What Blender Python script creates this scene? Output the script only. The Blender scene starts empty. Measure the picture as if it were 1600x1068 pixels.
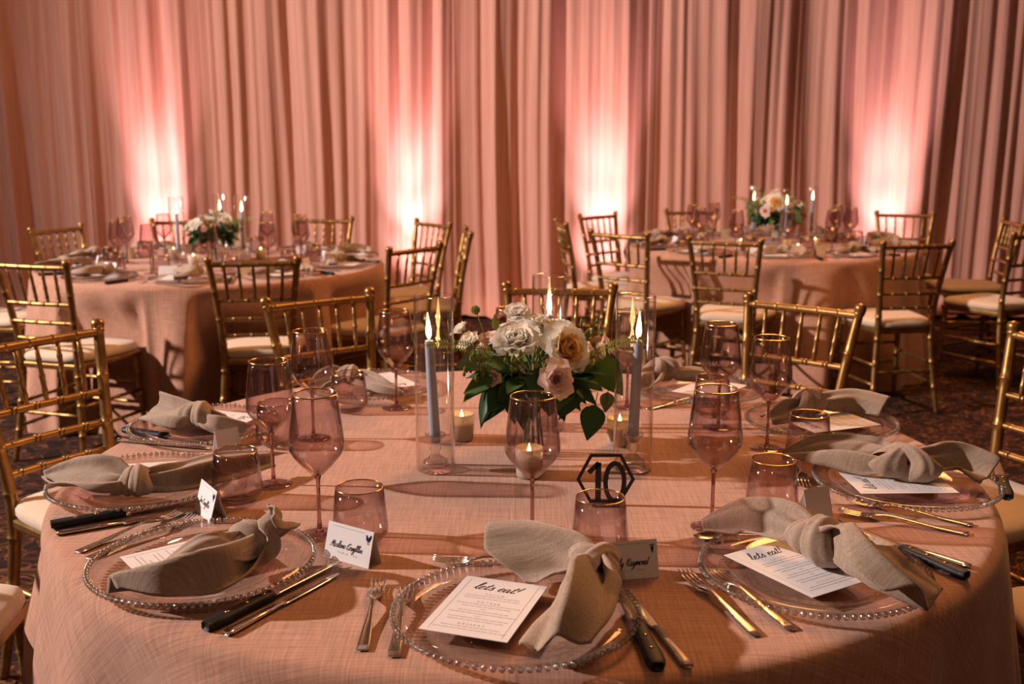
import bpy, math, random
from mathutils import Vector, Matrix, noise

# ------------------------------------------------------------------ camera, world, lights, exposure
SC = bpy.context.scene
COL = SC.collection
CAM_H, PITCH, FPX = 1.417, 0.190, 1639.0
cd = bpy.data.cameras.new('camera')
cam = bpy.data.objects.new('camera', cd)
COL.objects.link(cam)
cam.location = (0, 0, CAM_H)
cam.rotation_euler = (math.pi / 2 - PITCH, 0, 0)
cd.sensor_width = 36.0
cd.lens = FPX / 1600 * 36
cd.clip_start = 0.05
cd.dof.use_dof = True
cd.dof.focus_distance = 1.75
cd.dof.aperture_fstop = 5.8
SC.camera = cam

world = bpy.data.worlds.new('ballroom_ambient')
SC.world = world
world.use_nodes = True
bg = world.node_tree.nodes['Background']
bg.inputs[0].default_value = (1.0, 0.40, 0.22, 1)
bg.inputs[1].default_value = 0.048

def aim(o, target):
    d = Vector(target) - o.location
    o.rotation_euler = d.to_track_quat('-Z', 'Y').to_euler()

def spot(name, loc, target, power, col, size, blend, radius):
    l = bpy.data.lights.new(name, 'SPOT')
    l.energy = power; l.color = col; l.spot_size = math.radians(size); l.spot_blend = blend
    l.shadow_soft_size = radius
    o = bpy.data.objects.new(name, l); COL.objects.link(o)
    o.location = loc; aim(o, target)
    return o

def area(name, loc, target, power, col, sx, sy):
    l = bpy.data.lights.new(name, 'AREA')
    l.energy = power; l.color = col; l.shape = 'RECTANGLE'; l.size = sx; l.size_y = sy
    o = bpy.data.objects.new(name, l); COL.objects.link(o)
    o.location = loc; aim(o, target)
    return o

# off-camera light on the left (hard shadows run to the right), added warm overhead fill at rear right, no fixture
spot('key_spotlight', (-8.4, 2.55, 4.75), (1.0, 4.3, 1.0), 4750, (1.0, 0.82, 0.75), 86, 0.8, 0.10)
area('warm_fill_light', (1.8, 5.2, 4.3), (0.4, 2.6, 0.5), 150, (1.0, 0.42, 0.13), 1.6, 1.6)
for x_, y_, e_ in ((-2.2, .6, 13), (1.6, -.8, 26), (-.6, -1.0, 24), (2.6, 3.4, 13), (-1.2, 4.6, 13), (.6, 4.4, 13), (-3.4, 6.4, 34)):     # small overhead points added for glass sparkle and fill, no fixtures
    l_ = bpy.data.lights.new('sparkle_fill_light', 'POINT'); l_.energy = e_; l_.color = (1, .60, .36); l_.shadow_soft_size = .06
    o_ = bpy.data.objects.new('sparkle_fill_light', l_); COL.objects.link(o_); o_.location = (x_, y_, 3.7)

vs = SC.view_settings
vs.view_transform = 'Standard'; vs.look = 'None'; vs.gamma = 1.0; vs.use_curve_mapping = False
vs.exposure = 0.05
cy = SC.cycles
cy.max_bounces = 8; cy.diffuse_bounces = 3; cy.glossy_bounces = 4; cy.transmission_bounces = 6
cy.transparent_max_bounces = 40
cy.caustics_reflective = False; cy.caustics_refractive = False
cy.sample_clamp_indirect = 4.0
cy.use_denoising = True

# photograph calibration: the point at height z (or depth y) seen at a pixel of the 1600x1068 frame
def _ray(px, py):
    u, v = px - 800, 534 - py
    c, s = math.cos(PITCH), math.sin(PITCH)
    return Vector((u, FPX * c + v * s, -FPX * s + v * c))
def at(px, py, z):
    d = _ray(px, py); t = (z - CAM_H) / d.z
    return Vector((d.x * t, d.y * t, z))
def aty(px, py, y):
    d = _ray(px, py); t = y / d.y
    return Vector((d.x * t, y, CAM_H + d.z * t))

# ------------------------------------------------------------------ materials
def mat(name, col, rough=0.6, metal=0.0, spec=0.5, **kw):
    m = bpy.data.materials.new(name); m.use_nodes = True
    b = m.node_tree.nodes['Principled BSDF']
    b.inputs['Base Color'].default_value = (*col, 1)
    b.inputs['Roughness'].default_value = rough
    b.inputs['Metallic'].default_value = metal
    b.inputs['Specular IOR Level'].default_value = spec
    for k, v in kw.items():
        b.inputs[k.replace('_', ' ')].default_value = v
    return m

def N(m, typ, **kw):
    n = m.node_tree.nodes.new(typ)
    for k, v in kw.items(): setattr(n, k, v)
    return n
def LK(m, a, b): m.node_tree.links.new(a, b)
def bsdf(m): return m.node_tree.nodes['Principled BSDF']
def coords(m, scale=(1, 1, 1), rot=(0, 0, 0), src='Object'):
    t = N(m, 'ShaderNodeTexCoord'); mp = N(m, 'ShaderNodeMapping')
    mp.inputs['Scale'].default_value = scale; mp.inputs['Rotation'].default_value = rot
    LK(m, t.outputs[src], mp.inputs['Vector']); return mp.outputs['Vector']
def ntex(m, vec, scale, detail=3, rough=.6):
    n = N(m, 'ShaderNodeTexNoise'); n.inputs['Scale'].default_value = scale
    n.inputs['Detail'].default_value = detail; n.inputs['Roughness'].default_value = rough
    LK(m, vec, n.inputs['Vector']); return n.outputs['Fac']
def ramp(m, fac, stops):
    r = N(m, 'ShaderNodeValToRGB'); e = r.color_ramp.elements
    while len(e) < len(stops): e.new(0.5)
    for k, (p, c) in enumerate(stops): e[k].position = p; e[k].color = (*c, 1)
    LK(m, fac, r.inputs['Fac']); return r.outputs['Color']
def math_(m, op, a, b):
    n = N(m, 'ShaderNodeMath', operation=op)
    for i, x in enumerate((a, b)):
        if isinstance(x, (int, float)): n.inputs[i].default_value = x
        else: LK(m, x, n.inputs[i])
    return n.outputs[0]
def bump(m, h, strength, dist):
    n = N(m, 'ShaderNodeBump'); n.inputs['Strength'].default_value = strength; n.inputs['Distance'].default_value = dist
    LK(m, h, n.inputs['Height']); LK(m, n.outputs['Normal'], bsdf(m).inputs['Normal'])

def linen(name, c0, c1, s=1.0, rough=.85, sheen=.25, crease=False):
    m = mat(name, c0, rough, spec=.25)
    src = 'UV' if crease else 'Object'
    a = ntex(m, coords(m, (18 * s, 420 * s, 18 * s), src=src), 1, 2)
    b = ntex(m, coords(m, (420 * s, 18 * s, 420 * s), src=src), 1, 2)
    w = math_(m, 'MULTIPLY', math_(m, 'ADD', a, b), .5)
    LK(m, ramp(m, w, [(.34, c0), (.66, c1)]), bsdf(m).inputs['Base Color'])
    if crease:
        t_ = N(m, 'ShaderNodeTexCoord'); sp_ = N(m, 'ShaderNodeSeparateXYZ'); LK(m, t_.outputs['UV'], sp_.inputs[0])
        for ax, off in (('X', -.015), ('Y', .17), ('Y', -.42)):
            d_ = math_(m, 'ABSOLUTE', math_(m, 'SUBTRACT', sp_.outputs[ax], off), 0)
            k_ = math_(m, 'MAXIMUM', math_(m, 'SUBTRACT', 1.0, math_(m, 'MULTIPLY', d_, 190)), 0)
            w = math_(m, 'ADD', w, math_(m, 'MULTIPLY', k_, 1.1))
    bump(m, w, .5, .0012)
    bsdf(m).inputs['Sheen Weight'].default_value = sheen
    return m

def thin_glass(name, face, edge, gloss=.9, r0=.035, r1=.80, pw=2.2, rg=.03):
    m = bpy.data.materials.new(name); m.use_nodes = True
    nt = m.node_tree; nt.nodes.clear()
    out = N(m, 'ShaderNodeOutputMaterial'); tr = N(m, 'ShaderNodeBsdfTransparent'); gl = N(m, 'ShaderNodeBsdfGlossy')
    gl.inputs['Roughness'].default_value = rg; gl.inputs['Color'].default_value = (gloss, gloss, gloss, 1)
    lw = N(m, 'ShaderNodeLayerWeight'); lw.inputs['Blend'].default_value = .5
    f5 = math_(m, 'POWER', lw.outputs['Facing'], 4.0)
    fr = math_(m, 'MULTIPLY_ADD', f5, r1); fr.node.inputs[2].default_value = r0
    c = ramp(m, math_(m, 'POWER', lw.outputs['Facing'], pw), [(0.0, face), (1.0, edge)])
    LK(m, c, tr.inputs['Color'])
    mx = N(m, 'ShaderNodeMixShader')
    LK(m, fr, mx.inputs[0]); LK(m, tr.outputs[0], mx.inputs[1]); LK(m, gl.outputs[0], mx.inputs[2])
    LK(m, mx.outputs[0], out.inputs['Surface'])
    return m

def real_glass(name, col, ior=1.48, rough=0.0):
    m = bpy.data.materials.new(name); m.use_nodes = True
    nt = m.node_tree; nt.nodes.clear()
    out = N(m, 'ShaderNodeOutputMaterial'); g = N(m, 'ShaderNodeBsdfGlass')
    g.inputs['Color'].default_value = (*col, 1); g.inputs['IOR'].default_value = ior; g.inputs['Roughness'].default_value = rough
    LK(m, g.outputs[0], out.inputs['Surface']); return m

def emit(name, col, s):
    m = bpy.data.materials.new(name); m.use_nodes = True
    nt = m.node_tree; nt.nodes.clear()
    out = N(m, 'ShaderNodeOutputMaterial'); e = N(m, 'ShaderNodeEmission')
    e.inputs[0].default_value = (*col, 1); e.inputs[1].default_value = s
    LK(m, e.outputs[0], out.inputs['Surface']); return m

M = {}
M['gold'] = mat('chair_gold', (.50, .29, .09), .38, .85)
g_ = ntex(M['gold'], coords(M['gold'], (1, 1, 1)), 22, 3)
LK(M['gold'], ramp(M['gold'], g_, [(.3, (.27, .145, .045)), (.7, (.43, .255, .09))]), bsdf(M['gold']).inputs['Base Color'])
M['cushion'] = linen('ivory_cushion_cloth', (.62, .49, .36), (.72, .58, .44), .6)
M['cloth'] = linen('blush_linen_tablecloth', (.34, .165, .105), (.60, .32, .21), .62, crease=True)
M['napkin'] = linen('taupe_linen_napkin', (.28, .195, .142), (.46, .34, .255), 1.3)
M['drape'] = mat('blush_drape_cloth', (.60, .345, .28), .75, spec=.2)
d_ = ntex(M['drape'], coords(M['drape'], (60, 1, 1.2)), 1, 3)
LK(M['drape'], ramp(M['drape'], d_, [(.3, (.60, .28, .215)), (.7, (.73, .39, .30))]), bsdf(M['drape']).inputs['Base Color'])
bsdf(M['drape']).inputs['Sheen Weight'].default_value = .3
M['wall'] = mat('wall_paint', (.25, .14, .10), .8)
M['wine'] = thin_glass('mauve_glass', (.935, .88, .88), (.30, .17, .18), 1.0, .07, .85, 2.4, .05)
M['wine_solid'] = real_glass('mauve_solid_glass', (.70, .54, .51))
M['goldrim'] = mat('gold_rim', (.80, .50, .16), .2, 1.0)
M['clear'] = thin_glass('clear_glass', (.998, .996, .994), (.62, .55, .50), 1.0, .05, .9, 4.0, .04)
M['plate'] = thin_glass('charger_glass', (.99, .985, .98), (.90, .87, .85), .9, .03, .55)
M['crystal'] = thin_glass('crystal', (.98, .97, .96), (.50, .46, .44), 1.0, .26, .70, 2.2, .05)
M['bead'] = thin_glass('glass_bead', (.80, .77, .74), (.14, .11, .09), 1.0, .30, .65, 1.3, .10)
M['steel'] = mat('polished_steel', (.72, .64, .56), .2, 1.0)
M['blackh'] = mat('black_handle', (.012, .013, .018), .55, spec=.3)
M['black'] = mat('black_board', (.012, .010, .010), .5)
M['paper'] = mat('card_paper', (.80, .77, .77), .7, spec=.2)
M['ink'] = mat('ink', (.018, .015, .02), .7, spec=.1)
M['inkline'] = mat('fine_ink', (.34, .32, .33), .7, spec=.1)
M['navy'] = mat('navy_ink', (.012, .014, .05), .7, spec=.1)
M['candle'] = mat('blue_wax', (.36, .46, .60), .5, Subsurface_Weight=.15)
M['wax'] = mat('white_wax', (.80, .66, .50), .5, Subsurface_Weight=.3)
M['flame'] = emit('flame', (1.0, .58, .20), 26)
M['wick'] = mat('wick', (.02, .015, .01), .9)
def translucent(name, col, f, rough=.6):
    m = mat(name, col, rough, spec=.2); nt = m.node_tree
    tr = N(m, 'ShaderNodeBsdfTranslucent'); tr.inputs['Color'].default_value = (*col, 1)
    mx = N(m, 'ShaderNodeMixShader'); mx.inputs[0].default_value = f
    LK(m, bsdf(m).outputs[0], mx.inputs[1]); LK(m, tr.outputs[0], mx.inputs[2]); LK(m, mx.outputs[0], nt.nodes['Material Output'].inputs['Surface'])
    return m
M['mercury'] = translucent('mercury_glass', (.80, .72, .60), .5, .25)
M['petal_w'] = translucent('petal_ivory', (.93, .89, .80), .45)
M['petal_y'] = translucent('petal_cream_yellow', (.94, .68, .30), .45)
M['petal_p'] = translucent('petal_blush', (.91, .73, .65), .45)
M['petal_c'] = mat('flower_heart', (.16, .10, .03), .7)
def leafmat(n, c, r): return translucent(n, c, .25, r)
M['leaf_d'] = leafmat('leaf_dark', (.034, .090, .034), .42)
M['leaf_m'] = leafmat('leaf_mid', (.085, .175, .042), .45)
M['leaf_l'] = leafmat('leaf_light', (.24, .28, .06), .5)
M['leaf_g'] = leafmat('leaf_grey', (.15, .21, .13), .55)
M['stem'] = mat('stem_green', (.10, .14, .035), .5)
M['metal_b'] = mat('dark_bronze', (.06, .04, .03), .35, .8)

# carpet: dark ground with rust scrolls
cm = mat('carpet', (.03, .015, .01), .95, spec=.1)
v0 = coords(cm)
wn = N(cm, 'ShaderNodeTexNoise'); wn.inputs['Scale'].default_value = 2.6; wn.inputs['Detail'].default_value = 1; LK(cm, v0, wn.inputs['Vector'])
va = N(cm, 'ShaderNodeVectorMath', operation='MULTIPLY_ADD'); LK(cm, wn.outputs['Color'], va.inputs[0])
va.inputs[1].default_value = (.35, .35, 0); LK(cm, v0, va.inputs[2])
vo = N(cm, 'ShaderNodeTexVoronoi', feature='DISTANCE_TO_EDGE'); vo.inputs['Scale'].default_value = 9; LK(cm, va.outputs[0], vo.inputs['Vector'])
cn = N(cm, 'ShaderNodeTexNoise'); cn.inputs['Scale'].default_value = 9.5; cn.inputs['Detail'].default_value = 1.2; cn.inputs['Distortion'].default_value = 1.6
LK(cm, v0, cn.inputs['Vector'])
cd_ = math_(cm, 'ABSOLUTE', math_(cm, 'SUBTRACT', cn.outputs['Fac'], .5), 0)
e1 = ramp(cm, vo.outputs['Distance'], [(.01, (.35, .35, .35)), (.06, (0, 0, 0))])
e2 = ramp(cm, cd_, [(.012, (1, 1, 1)), (.05, (0, 0, 0))])
mxm = N(cm, 'ShaderNodeMath', operation='MAXIMUM'); LK(cm, e1, mxm.inputs[0]); LK(cm, e2, mxm.inputs[1])
pn = ntex(cm, v0, 9, 2)
fac = math_(cm, 'MULTIPLY', mxm.outputs[0], math_(cm, 'MULTIPLY', pn, 1.7))
LK(cm, ramp(cm, fac, [(.0, (.022, .012, .010)), (.5, (.075, .028, .014)), (1.0, (.20, .085, .04))]), bsdf(cm).inputs['Base Color'])
M['carpet'] = cm

# ------------------------------------------------------------------ mesh helpers
class MB:
    def __init__(s): s.v = []; s.f = []; s.mi = []
    def add(s, vs, fs, mi=0):
        o = len(s.v); s.v += [tuple(p) for p in vs]
        for f in fs: s.f.append(tuple(i + o for i in f)); s.mi.append(mi)
        return s
    def grid(s, rows, mi=0, closeu=False):
        nr, nc = len(rows), len(rows[0]); fs = []
        for i in range(nr - 1):
            for j in range(nc if closeu else nc - 1):
                k = (j + 1) % nc
                fs.append((i * nc + j, i * nc + k, (i + 1) * nc + k, (i + 1) * nc + j))
        return s.add([p for r in rows for p in r], fs, mi)
    def lathe(s, prof, n=24, c=(0, 0, 0), mi=0, cap0=False, cap1=False):
        rows = [[(c[0] + r * math.cos(2 * math.pi * k / n), c[1] + r * math.sin(2 * math.pi * k / n), c[2] + z) for k in range(n)] for r, z in prof]
        o = len(s.v); s.grid(rows, mi, True)
        if cap0: s.f.append(tuple(o + k for k in reversed(range(n)))); s.mi.append(mi)
        if cap1: s.f.append(tuple(o + (len(prof) - 1) * n + k for k in range(n))); s.mi.append(mi)
        return s
    def tube(s, pts, rad, n=8, mi=0, flat=1.0, up=None):
        pts = [Vector(p) for p in pts]
        if not isinstance(rad, (list, tuple)): rad = [rad] * len(pts)
        rows = []; ref = Vector(up) if up else None
        for i, p in enumerate(pts):
            t = (pts[min(i + 1, len(pts) - 1)] - pts[max(i - 1, 0)]).normalized()
            if ref is None: ref = Vector((0, 0, 1)) if abs(t.z) < .9 else Vector((0, 1, 0))
            a = t.cross(ref).normalized(); b = a.cross(t).normalized(); ref = b
            rows.append([p + a * rad[i] * math.cos(2 * math.pi * k / n) + b * rad[i] * flat * math.sin(2 * math.pi * k / n) for k in range(n)])
        o = len(s.v); s.grid(rows, mi, True)
        s.f.append(tuple(o + k for k in reversed(range(n)))); s.mi.append(mi)
        s.f.append(tuple(o + (len(rows) - 1) * n + k for k in range(n))); s.mi.append(mi)
        return s
    def box(s, c, d, mi=0, mtx=None):
        vs = [Vector((sx * d[0] / 2, sy * d[1] / 2, sz * d[2] / 2)) for sx in (-1, 1) for sy in (-1, 1) for sz in (-1, 1)]
        if mtx: vs = [mtx @ p for p in vs]
        vs = [p + Vector(c) for p in vs]
        return s.add(vs, [(0, 1, 3, 2), (4, 6, 7, 5), (0, 4, 5, 1), (2, 3, 7, 6), (0, 2, 6, 4), (1, 5, 7, 3)], mi)
    def prism(s, poly, z0, z1, mi=0):
        n = len(poly)
        vs = [(x, y, z0) for x, y in poly] + [(x, y, z1) for x, y in poly]
        fs = [tuple(reversed(range(n))), tuple(range(n, 2 * n))] + [(i, (i + 1) % n, n + (i + 1) % n, n + i) for i in range(n)]
        return s.add(vs, fs, mi)
    def mesh(s, name, mats, smooth=True):
        me = bpy.data.meshes.new(name); me.from_pydata(s.v, [], s.f)
        for m in (mats if isinstance(mats, (list, tuple)) else [mats]): me.materials.append(m)
        me.polygons.foreach_set('material_index', s.mi)
        if smooth: me.polygons.foreach_set('use_smooth', [True] * len(s.f))
        me.update(); return me
    def build(s, name, mats, parent=None, smooth=True, loc=(0, 0, 0)):
        return obj(name, s.mesh(name, mats, smooth), parent, loc)

def obj(name, me, parent=None, loc=(0, 0, 0), rz=0):
    o = bpy.data.objects.new(name, me); COL.objects.link(o)
    o.location = loc; o.rotation_euler = (0, 0, rz)
    if parent: o.parent = parent
    return o
def tag(o, label, cat, group=None, kind=None):
    if label: o['label'] = label
    if cat: o['category'] = cat
    if group: o['group'] = group
    if kind: o['kind'] = kind
    return o
def thing(name, label, cat, loc=(0, 0, 0), rz=0, group=None):
    o = bpy.data.objects.new(name, None); COL.objects.link(o); o.empty_display_size = .05
    o.location = loc; o.rotation_euler = (0, 0, rz)
    return tag(o, label, cat, group)
def copy_tree(root, loc, rz, label):
    r = root.copy(); COL.objects.link(r); r.location = loc; r.rotation_euler = (0, 0, rz); r['label'] = label
    for ch in root.children:
        c = ch.copy(); COL.objects.link(c); c.parent = r
        for g in ch.children:
            d = g.copy(); COL.objects.link(d); d.parent = c
    return r
def bevel(o, w, seg=2):
    m = o.modifiers.new('bevel', 'BEVEL'); m.width = w; m.segments = seg; m.limit_method = 'ANGLE'
    return o
def catmull(pts, n=8):
    P = [Vector(p) for p in pts]; out = []
    for i in range(len(P) - 1):
        p0, p1, p2, p3 = P[max(i - 1, 0)], P[i], P[i + 1], P[min(i + 2, len(P) - 1)]
        for k in range(n):
            t = k / n
            out.append(.5 * ((2 * p1) + (p2 - p0) * t + (2 * p0 - 5 * p1 + 4 * p2 - p3) * t * t + (3 * p1 - p0 - 3 * p2 + p3) * t ** 3))
    out.append(P[-1]); return out
def lerp_list(vals, t):
    x = t * (len(vals) - 1); i = min(int(x), len(vals) - 2); f = x - i
    f = f * f * (3 - 2 * f)
    return vals[i] * (1 - f) + vals[i + 1] * f

# ------------------------------------------------------------------ setting
DY = 8.45
o = MB().add([(-7, -3, 0), (7, -3, 0), (7, 9, 0), (-7, 9, 0)], [(0, 1, 2, 3)]).build('floor', M['carpet'], smooth=False)
tag(o, 'dark carpet with rust scroll pattern under the tables', 'floor', kind='structure')
o = MB().box((0, 8.85, 2.1), (14, .1, 4.2)).build('wall_back', M['wall'], smooth=False)
tag(o, 'dim wall behind the blush drapes', 'wall', kind='structure')

# drapes: pleated panels hung side by side along the back
def pleat(x, z):
    xw = x + .05 * noise.noise((x * .8, z * .35, 3.1)) + .03 * (z - 1.2) * noise.noise((x * 1.7, 7.7, 0))
    a = .085 * noise.noise((xw * 4.8, .15 * z, 0)) + .050 * noise.noise((xw * 11.5, .10 * z, 5))
    b = .013 * noise.noise((xw * 21, .12 * z, 9)) + .004 * noise.noise((xw * 47, .1 * z, 2))
    k = .72 + .28 * min(1, (3.7 - z) / 2.2)
    return (a + b) * 1.2 * k
edges = [-5.6, -3.35, -2.05, -0.45, 0.28, 1.12, 2.02, 3.42, 5.6]
dl = ['dim blush drape panel at the far left behind the leftmost chair',
      'blush drape panel with pink-white glow behind the left table flowers',
      'unlit blush drape panel behind the right half of the left table',
      'blush drape panel glowing behind the two chairs right of the left table',
      'narrow blush drape panel behind the tall candle above the centre flowers',
      'blush drape panel glowing beside the chairs left of the right table',
      'blush drape panel behind the right table flowers',
      'blush drape panel with bright glow behind the back right chair of the right table']
dl.append('')
for k in range(len(edges) - 1):
    x0, x1 = edges[k], edges[k + 1]
    nx = int((x1 - x0) / .0085); rows = []
    zs = [3.7, 3.2, 2.8, 2.4, 2.1, 1.8, 1.5, 1.2, .9, .6, .35, .18, .08, .035, .012]
    for z in zs:
        r = []
        for i in range(nx + 1):
            x = x0 + (x1 - x0) * i / nx
            y = DY + pleat(x, z) + .004 * (k % 2)
            out = max(0, (.18 - z) / .18)
            y -= out ** 2 * (.16 + .10 * noise.noise((x * 4, 1, 1)))
            zz = z + (out ** 1.5) * .035 * (.5 + noise.noise((x * 9, 4, 2)))
            r.append((x, y, max(zz, .004)))
        rows.append(r)
    rows = rows[::-1]
    o = MB().grid(rows).build('drape_panel', M['drape'])
    tag(o, dl[k], 'drape', 'blush drape panels along the back wall')

# uplights on the floor in front of the drapes
UP = [(-2.80, 'under the glow behind the left table flowers'), (-0.79, 'under the glow beside the left table chairs'),
      (0.72, 'under the glow beside the right table chairs'), (2.98, 'under the glow behind the back right chair')]
body = MB().lathe([(.0, .005), (.07, .005), (.075, .02), (.075, .14), (.068, .15), (.060, .15), (.055, .12), (0, .12)], 24).mesh('uplight_body', M['black'])
lens = MB().lathe([(0, .123), (.054, .123)], 24).mesh('lens', emit('uplight_lens', (1, .72, .72), 3))
for x, ph in UP:
    t = thing('uplight', 'small black floor uplight ' + ph, 'uplight', (x, 7.78, 0), 0, 'uplights along the drapes')
    obj('housing', body, t); obj('lens', lens, t)
    for zt, pw, sz, cl in ((.60, 105, 40, (1, .60, .66)), (1.05, 240, 32, (1, .66, .74)), (1.75, 270, 30, (1, .56, .62))):
        spot('uplight_beam', (x, 7.78, .17), (x, 8.46, zt), pw, cl, sz, 1.0, .04)

# ------------------------------------------------------------------ tables
TH, TR = 0.76, 0.915
CH = [  # back-top centre, rail angle (degrees; the chair faces left of the rail direction when f=1), label
 ((-1.275, 2.76), 57, -1, 'gold chair cut by the left edge beside the nearest table'),
 ((-.64, 3.45), 37, -1, 'gold chair behind the nearest table, left of the flowers'),
 ((.17, 3.71), -5, -1, 'gold chair directly behind the centre flowers and tall candle'),
 ((.93, 3.32), -40, -1, 'gold chair behind the nearest table, right of the flowers'),
 ((1.465, 2.70), -70, -1, 'gold chair cut by the right edge beside the nearest table'),
 ((-1.455, 1.86), 95, -1, 'ivory chair cushion corner at the lower left edge'),
 ((1.455, 1.86), 87, 1, 'ivory chair cushion corner at the lower right edge'),
 ((-2.06, 4.46), -18, 1, 'gold chair in front of the left table, at the left edge'),
 ((-1.13, 4.56), 9, 1, 'gold chair in front of the left table, below its flowers'),
 ((-.47, 5.13), 54, 1, 'gold chair at the right front of the left table'),
 ((-.50, 6.69), -52, -1, 'gold chair back against the glow, behind the right front chair of left table'),
 ((-.25, 6.02), -83, -1, 'gold chair seen edge-on at the right of the left table'),
 ((-1.255, 7.03), -6, -1, 'gold chair behind the left table, right of its flowers'),
 ((-2.16, 6.90), 12, -1, 'gold chair behind the left table flowers against the glow'),
 ((-2.72, 6.28), 66, -1, 'gold chair at the rear left of the left table'),
 ((-3.00, 5.62), 86, -1, 'chair with only its ivory seat showing at the left edge'),
 ((.31, 6.67), -83, 1, 'gold chair seen edge-on at the left of the right table'),
 ((.60, 7.38), 45, -1, 'gold chair against the glow at the rear left of the right table'),
 ((.60, 5.90), -40, 1, 'gold chair at the left front of the right table'),
 ((1.11, 5.48), -25, 1, 'gold chair in front of the right table, left of its flowers'),
 ((2.06, 5.32), 10, 1, 'gold chair in front of the right table, right of its flowers'),
 ((2.95, 5.91), 28, 1, 'gold chair cut by the right edge in front of the right table'),
 ((3.24, 6.80), -97, -1, 'gold chair behind the chair cut by the right edge'),
 ((2.81, 7.54), -16, -1, 'gold chair against the glow behind the right table'),
 ((1.33, 7.84), 6, -1, 'gold chair behind the right table, left of its flowers'),
]
SEATBOX = []
for (x, y), ra, f, lab in CH:
    a = math.radians(ra); fx, fy = (-math.sin(a) * f, math.cos(a) * f)
    SEATBOX.append((x + fx * .25, y + fy * .25, fx, fy))
def push_in(x, y, z, cx, cy):
    """cloth hangs against the seats that are drawn up to the table"""
    d = Vector((x - cx, y - cy)); r = d.length; u = d / r; need = r
    k = min(1, max(0, (.735 - z) / .20))
    if k <= 0: return x, y
    for sx, sy, fx, fy in SEATBOX:
        if (sx - cx) ** 2 + (sy - cy) ** 2 > 1.6 ** 2: continue
        rr = r
        while rr > .6:
            px, py = cx + u.x * rr - sx, cy + u.y * rr - sy
            fwd, lat = px * fx + py * fy, px * fy - py * fx
            e = max(0, abs(lat) - .16); lim = .235 - 1.2 * e * e / .12
            if fwd < lim and abs(lat) < .34: rr -= .004
            else: break
        need = min(need, rr)
    q = r + (need - r) * (k * k * (3 - 2 * k))
    return cx + u.x * q, cy + u.y * q
TN, TL, TRR = Vector((.019, 2.096, 0)), Vector((-1.618, 5.679, 0)), Vector((1.637, 6.685, 0))

def tablecloth(center, seed, label):
    rnd = random.Random(seed); n = 420; rows = []
    nf = 15; ph = [rnd.uniform(-.18, .18) for _ in range(40)]
    def fold(a):
        s = 0
        for k, (f, amp) in enumerate(((nf, .55), (nf + 4, .45), (nf - 5, .4), (27, .22))):
            s += amp * math.sin(f * a + seed * 1.7 * (k + 1) + 1.2 * math.sin(3 * a + k))
        return s
    R = TR
    top = [0.0001, .15, .3, .45, .6, .7, .78, .84, .87, .89]
    for r in top:
        rows.append([(r * math.cos(2 * math.pi * j / n + seed * .4), r * math.sin(2 * math.pi * j / n + seed * .4), 0) for j in range(n)])
    for t in (.25, .5, .75, 1.0):
        q = t * math.pi / 2
        rr = .89 + .027 * math.sin(q); z = -.027 * (1 - math.cos(q))
        rows.append([(rr * math.cos(2 * math.pi * j / n + seed * .4), rr * math.sin(2 * math.pi * j / n + seed * .4), z) for j in range(n)])
    H = TH - .006
    for d in (.05, .08, .12, .17, .23, .3, .38, .46, .54, .62, .70, H):
        g = min(1, d / .62); amp = .080 * g ** .95
        r_ = []
        for j in range(n):
            a = 2 * math.pi * j / n
            rr = R + .002 + .055 * g + amp * max(-1.1, fold(a))
            ar = a + seed * .4
            X, Y = push_in(center.x + rr * math.cos(ar), center.y + rr * math.sin(ar), TH - d, center.x, center.y)
            r_.append((X - center.x, Y - center.y, -d))
        rows.append(r_)
    # flat layout of the round cloth, so that the weave runs on over the edge
    ss = top + [.89 + .0424 * t for t in (.25, .5, .75, 1.0)] + [.906 + d for d in (.05, .08, .12, .17, .23, .3, .38, .46, .54, .62, .70, H)]
    flat = [(s_ * math.cos(2 * math.pi * j / n + seed * .4), s_ * math.sin(2 * math.pi * j / n + seed * .4)) for s_ in ss[::-1] for j in range(n)]
    rows = rows[::-1]
    o = MB().grid(rows, 0, True).build('tablecloth', M['cloth'], None, True, (center.x, center.y, TH))
    uv = o.data.uv_layers.new(name='flat_cloth')
    for lp in o.data.loops: uv.data[lp.index].uv = flat[lp.vertex_index]
    return tag(o, label, 'tablecloth', 'blush linen tablecloths')
tablecloth(TN, 1, 'large blush linen cloth on the nearest round table, reaching the bottom edge')
tablecloth(TL, 2, 'blush linen tablecloth on the round table at rear left')
tablecloth(TRR, 3, 'blush linen tablecloth on the round table at rear right')

# ------------------------------------------------------------------ chairs
def bamboo(p0, p1, r0, r1, nodes, n=10):
    p0, p1 = Vector(p0), Vector(p1); L = (p1 - p0).length
    st = [(0, 0)]
    for q in nodes:
        w = .006 / L
        st += [(q - 1.6 * w, 0), (q - .7 * w, .14), (q, .22), (q + .7 * w, .14), (q + 1.6 * w, 0)]
    st += [(1, 0)]
    pts = [p0.lerp(p1, t) for t, _ in st]; rad = [(r0 + (r1 - r0) * t) * (1 + e) for t, e in st]
    return pts, rad
def poly_bamboo(pts, rads, every=.11, n=10):
    P = catmull(pts, 10); out = []; rr = []; acc = 0; m = len(P)
    for i, p in enumerate(P):
        t = i / (m - 1); r = lerp_list(rads, t)
        if i: acc += (P[i] - P[i - 1]).length
        if acc > every and i < m - 1:
            acc = 0; d = (P[i + 1] - P[i]).normalized()
            for o_, e in ((-.006, 0), (-.003, .12), (0, .18), (.003, .12), (.006, 0)):
                out.append(p + d * o_); rr.append(r * (1 + e))
        else: out.append(p); rr.append(r)
    return MB().tube(out, rr, n)

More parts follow.
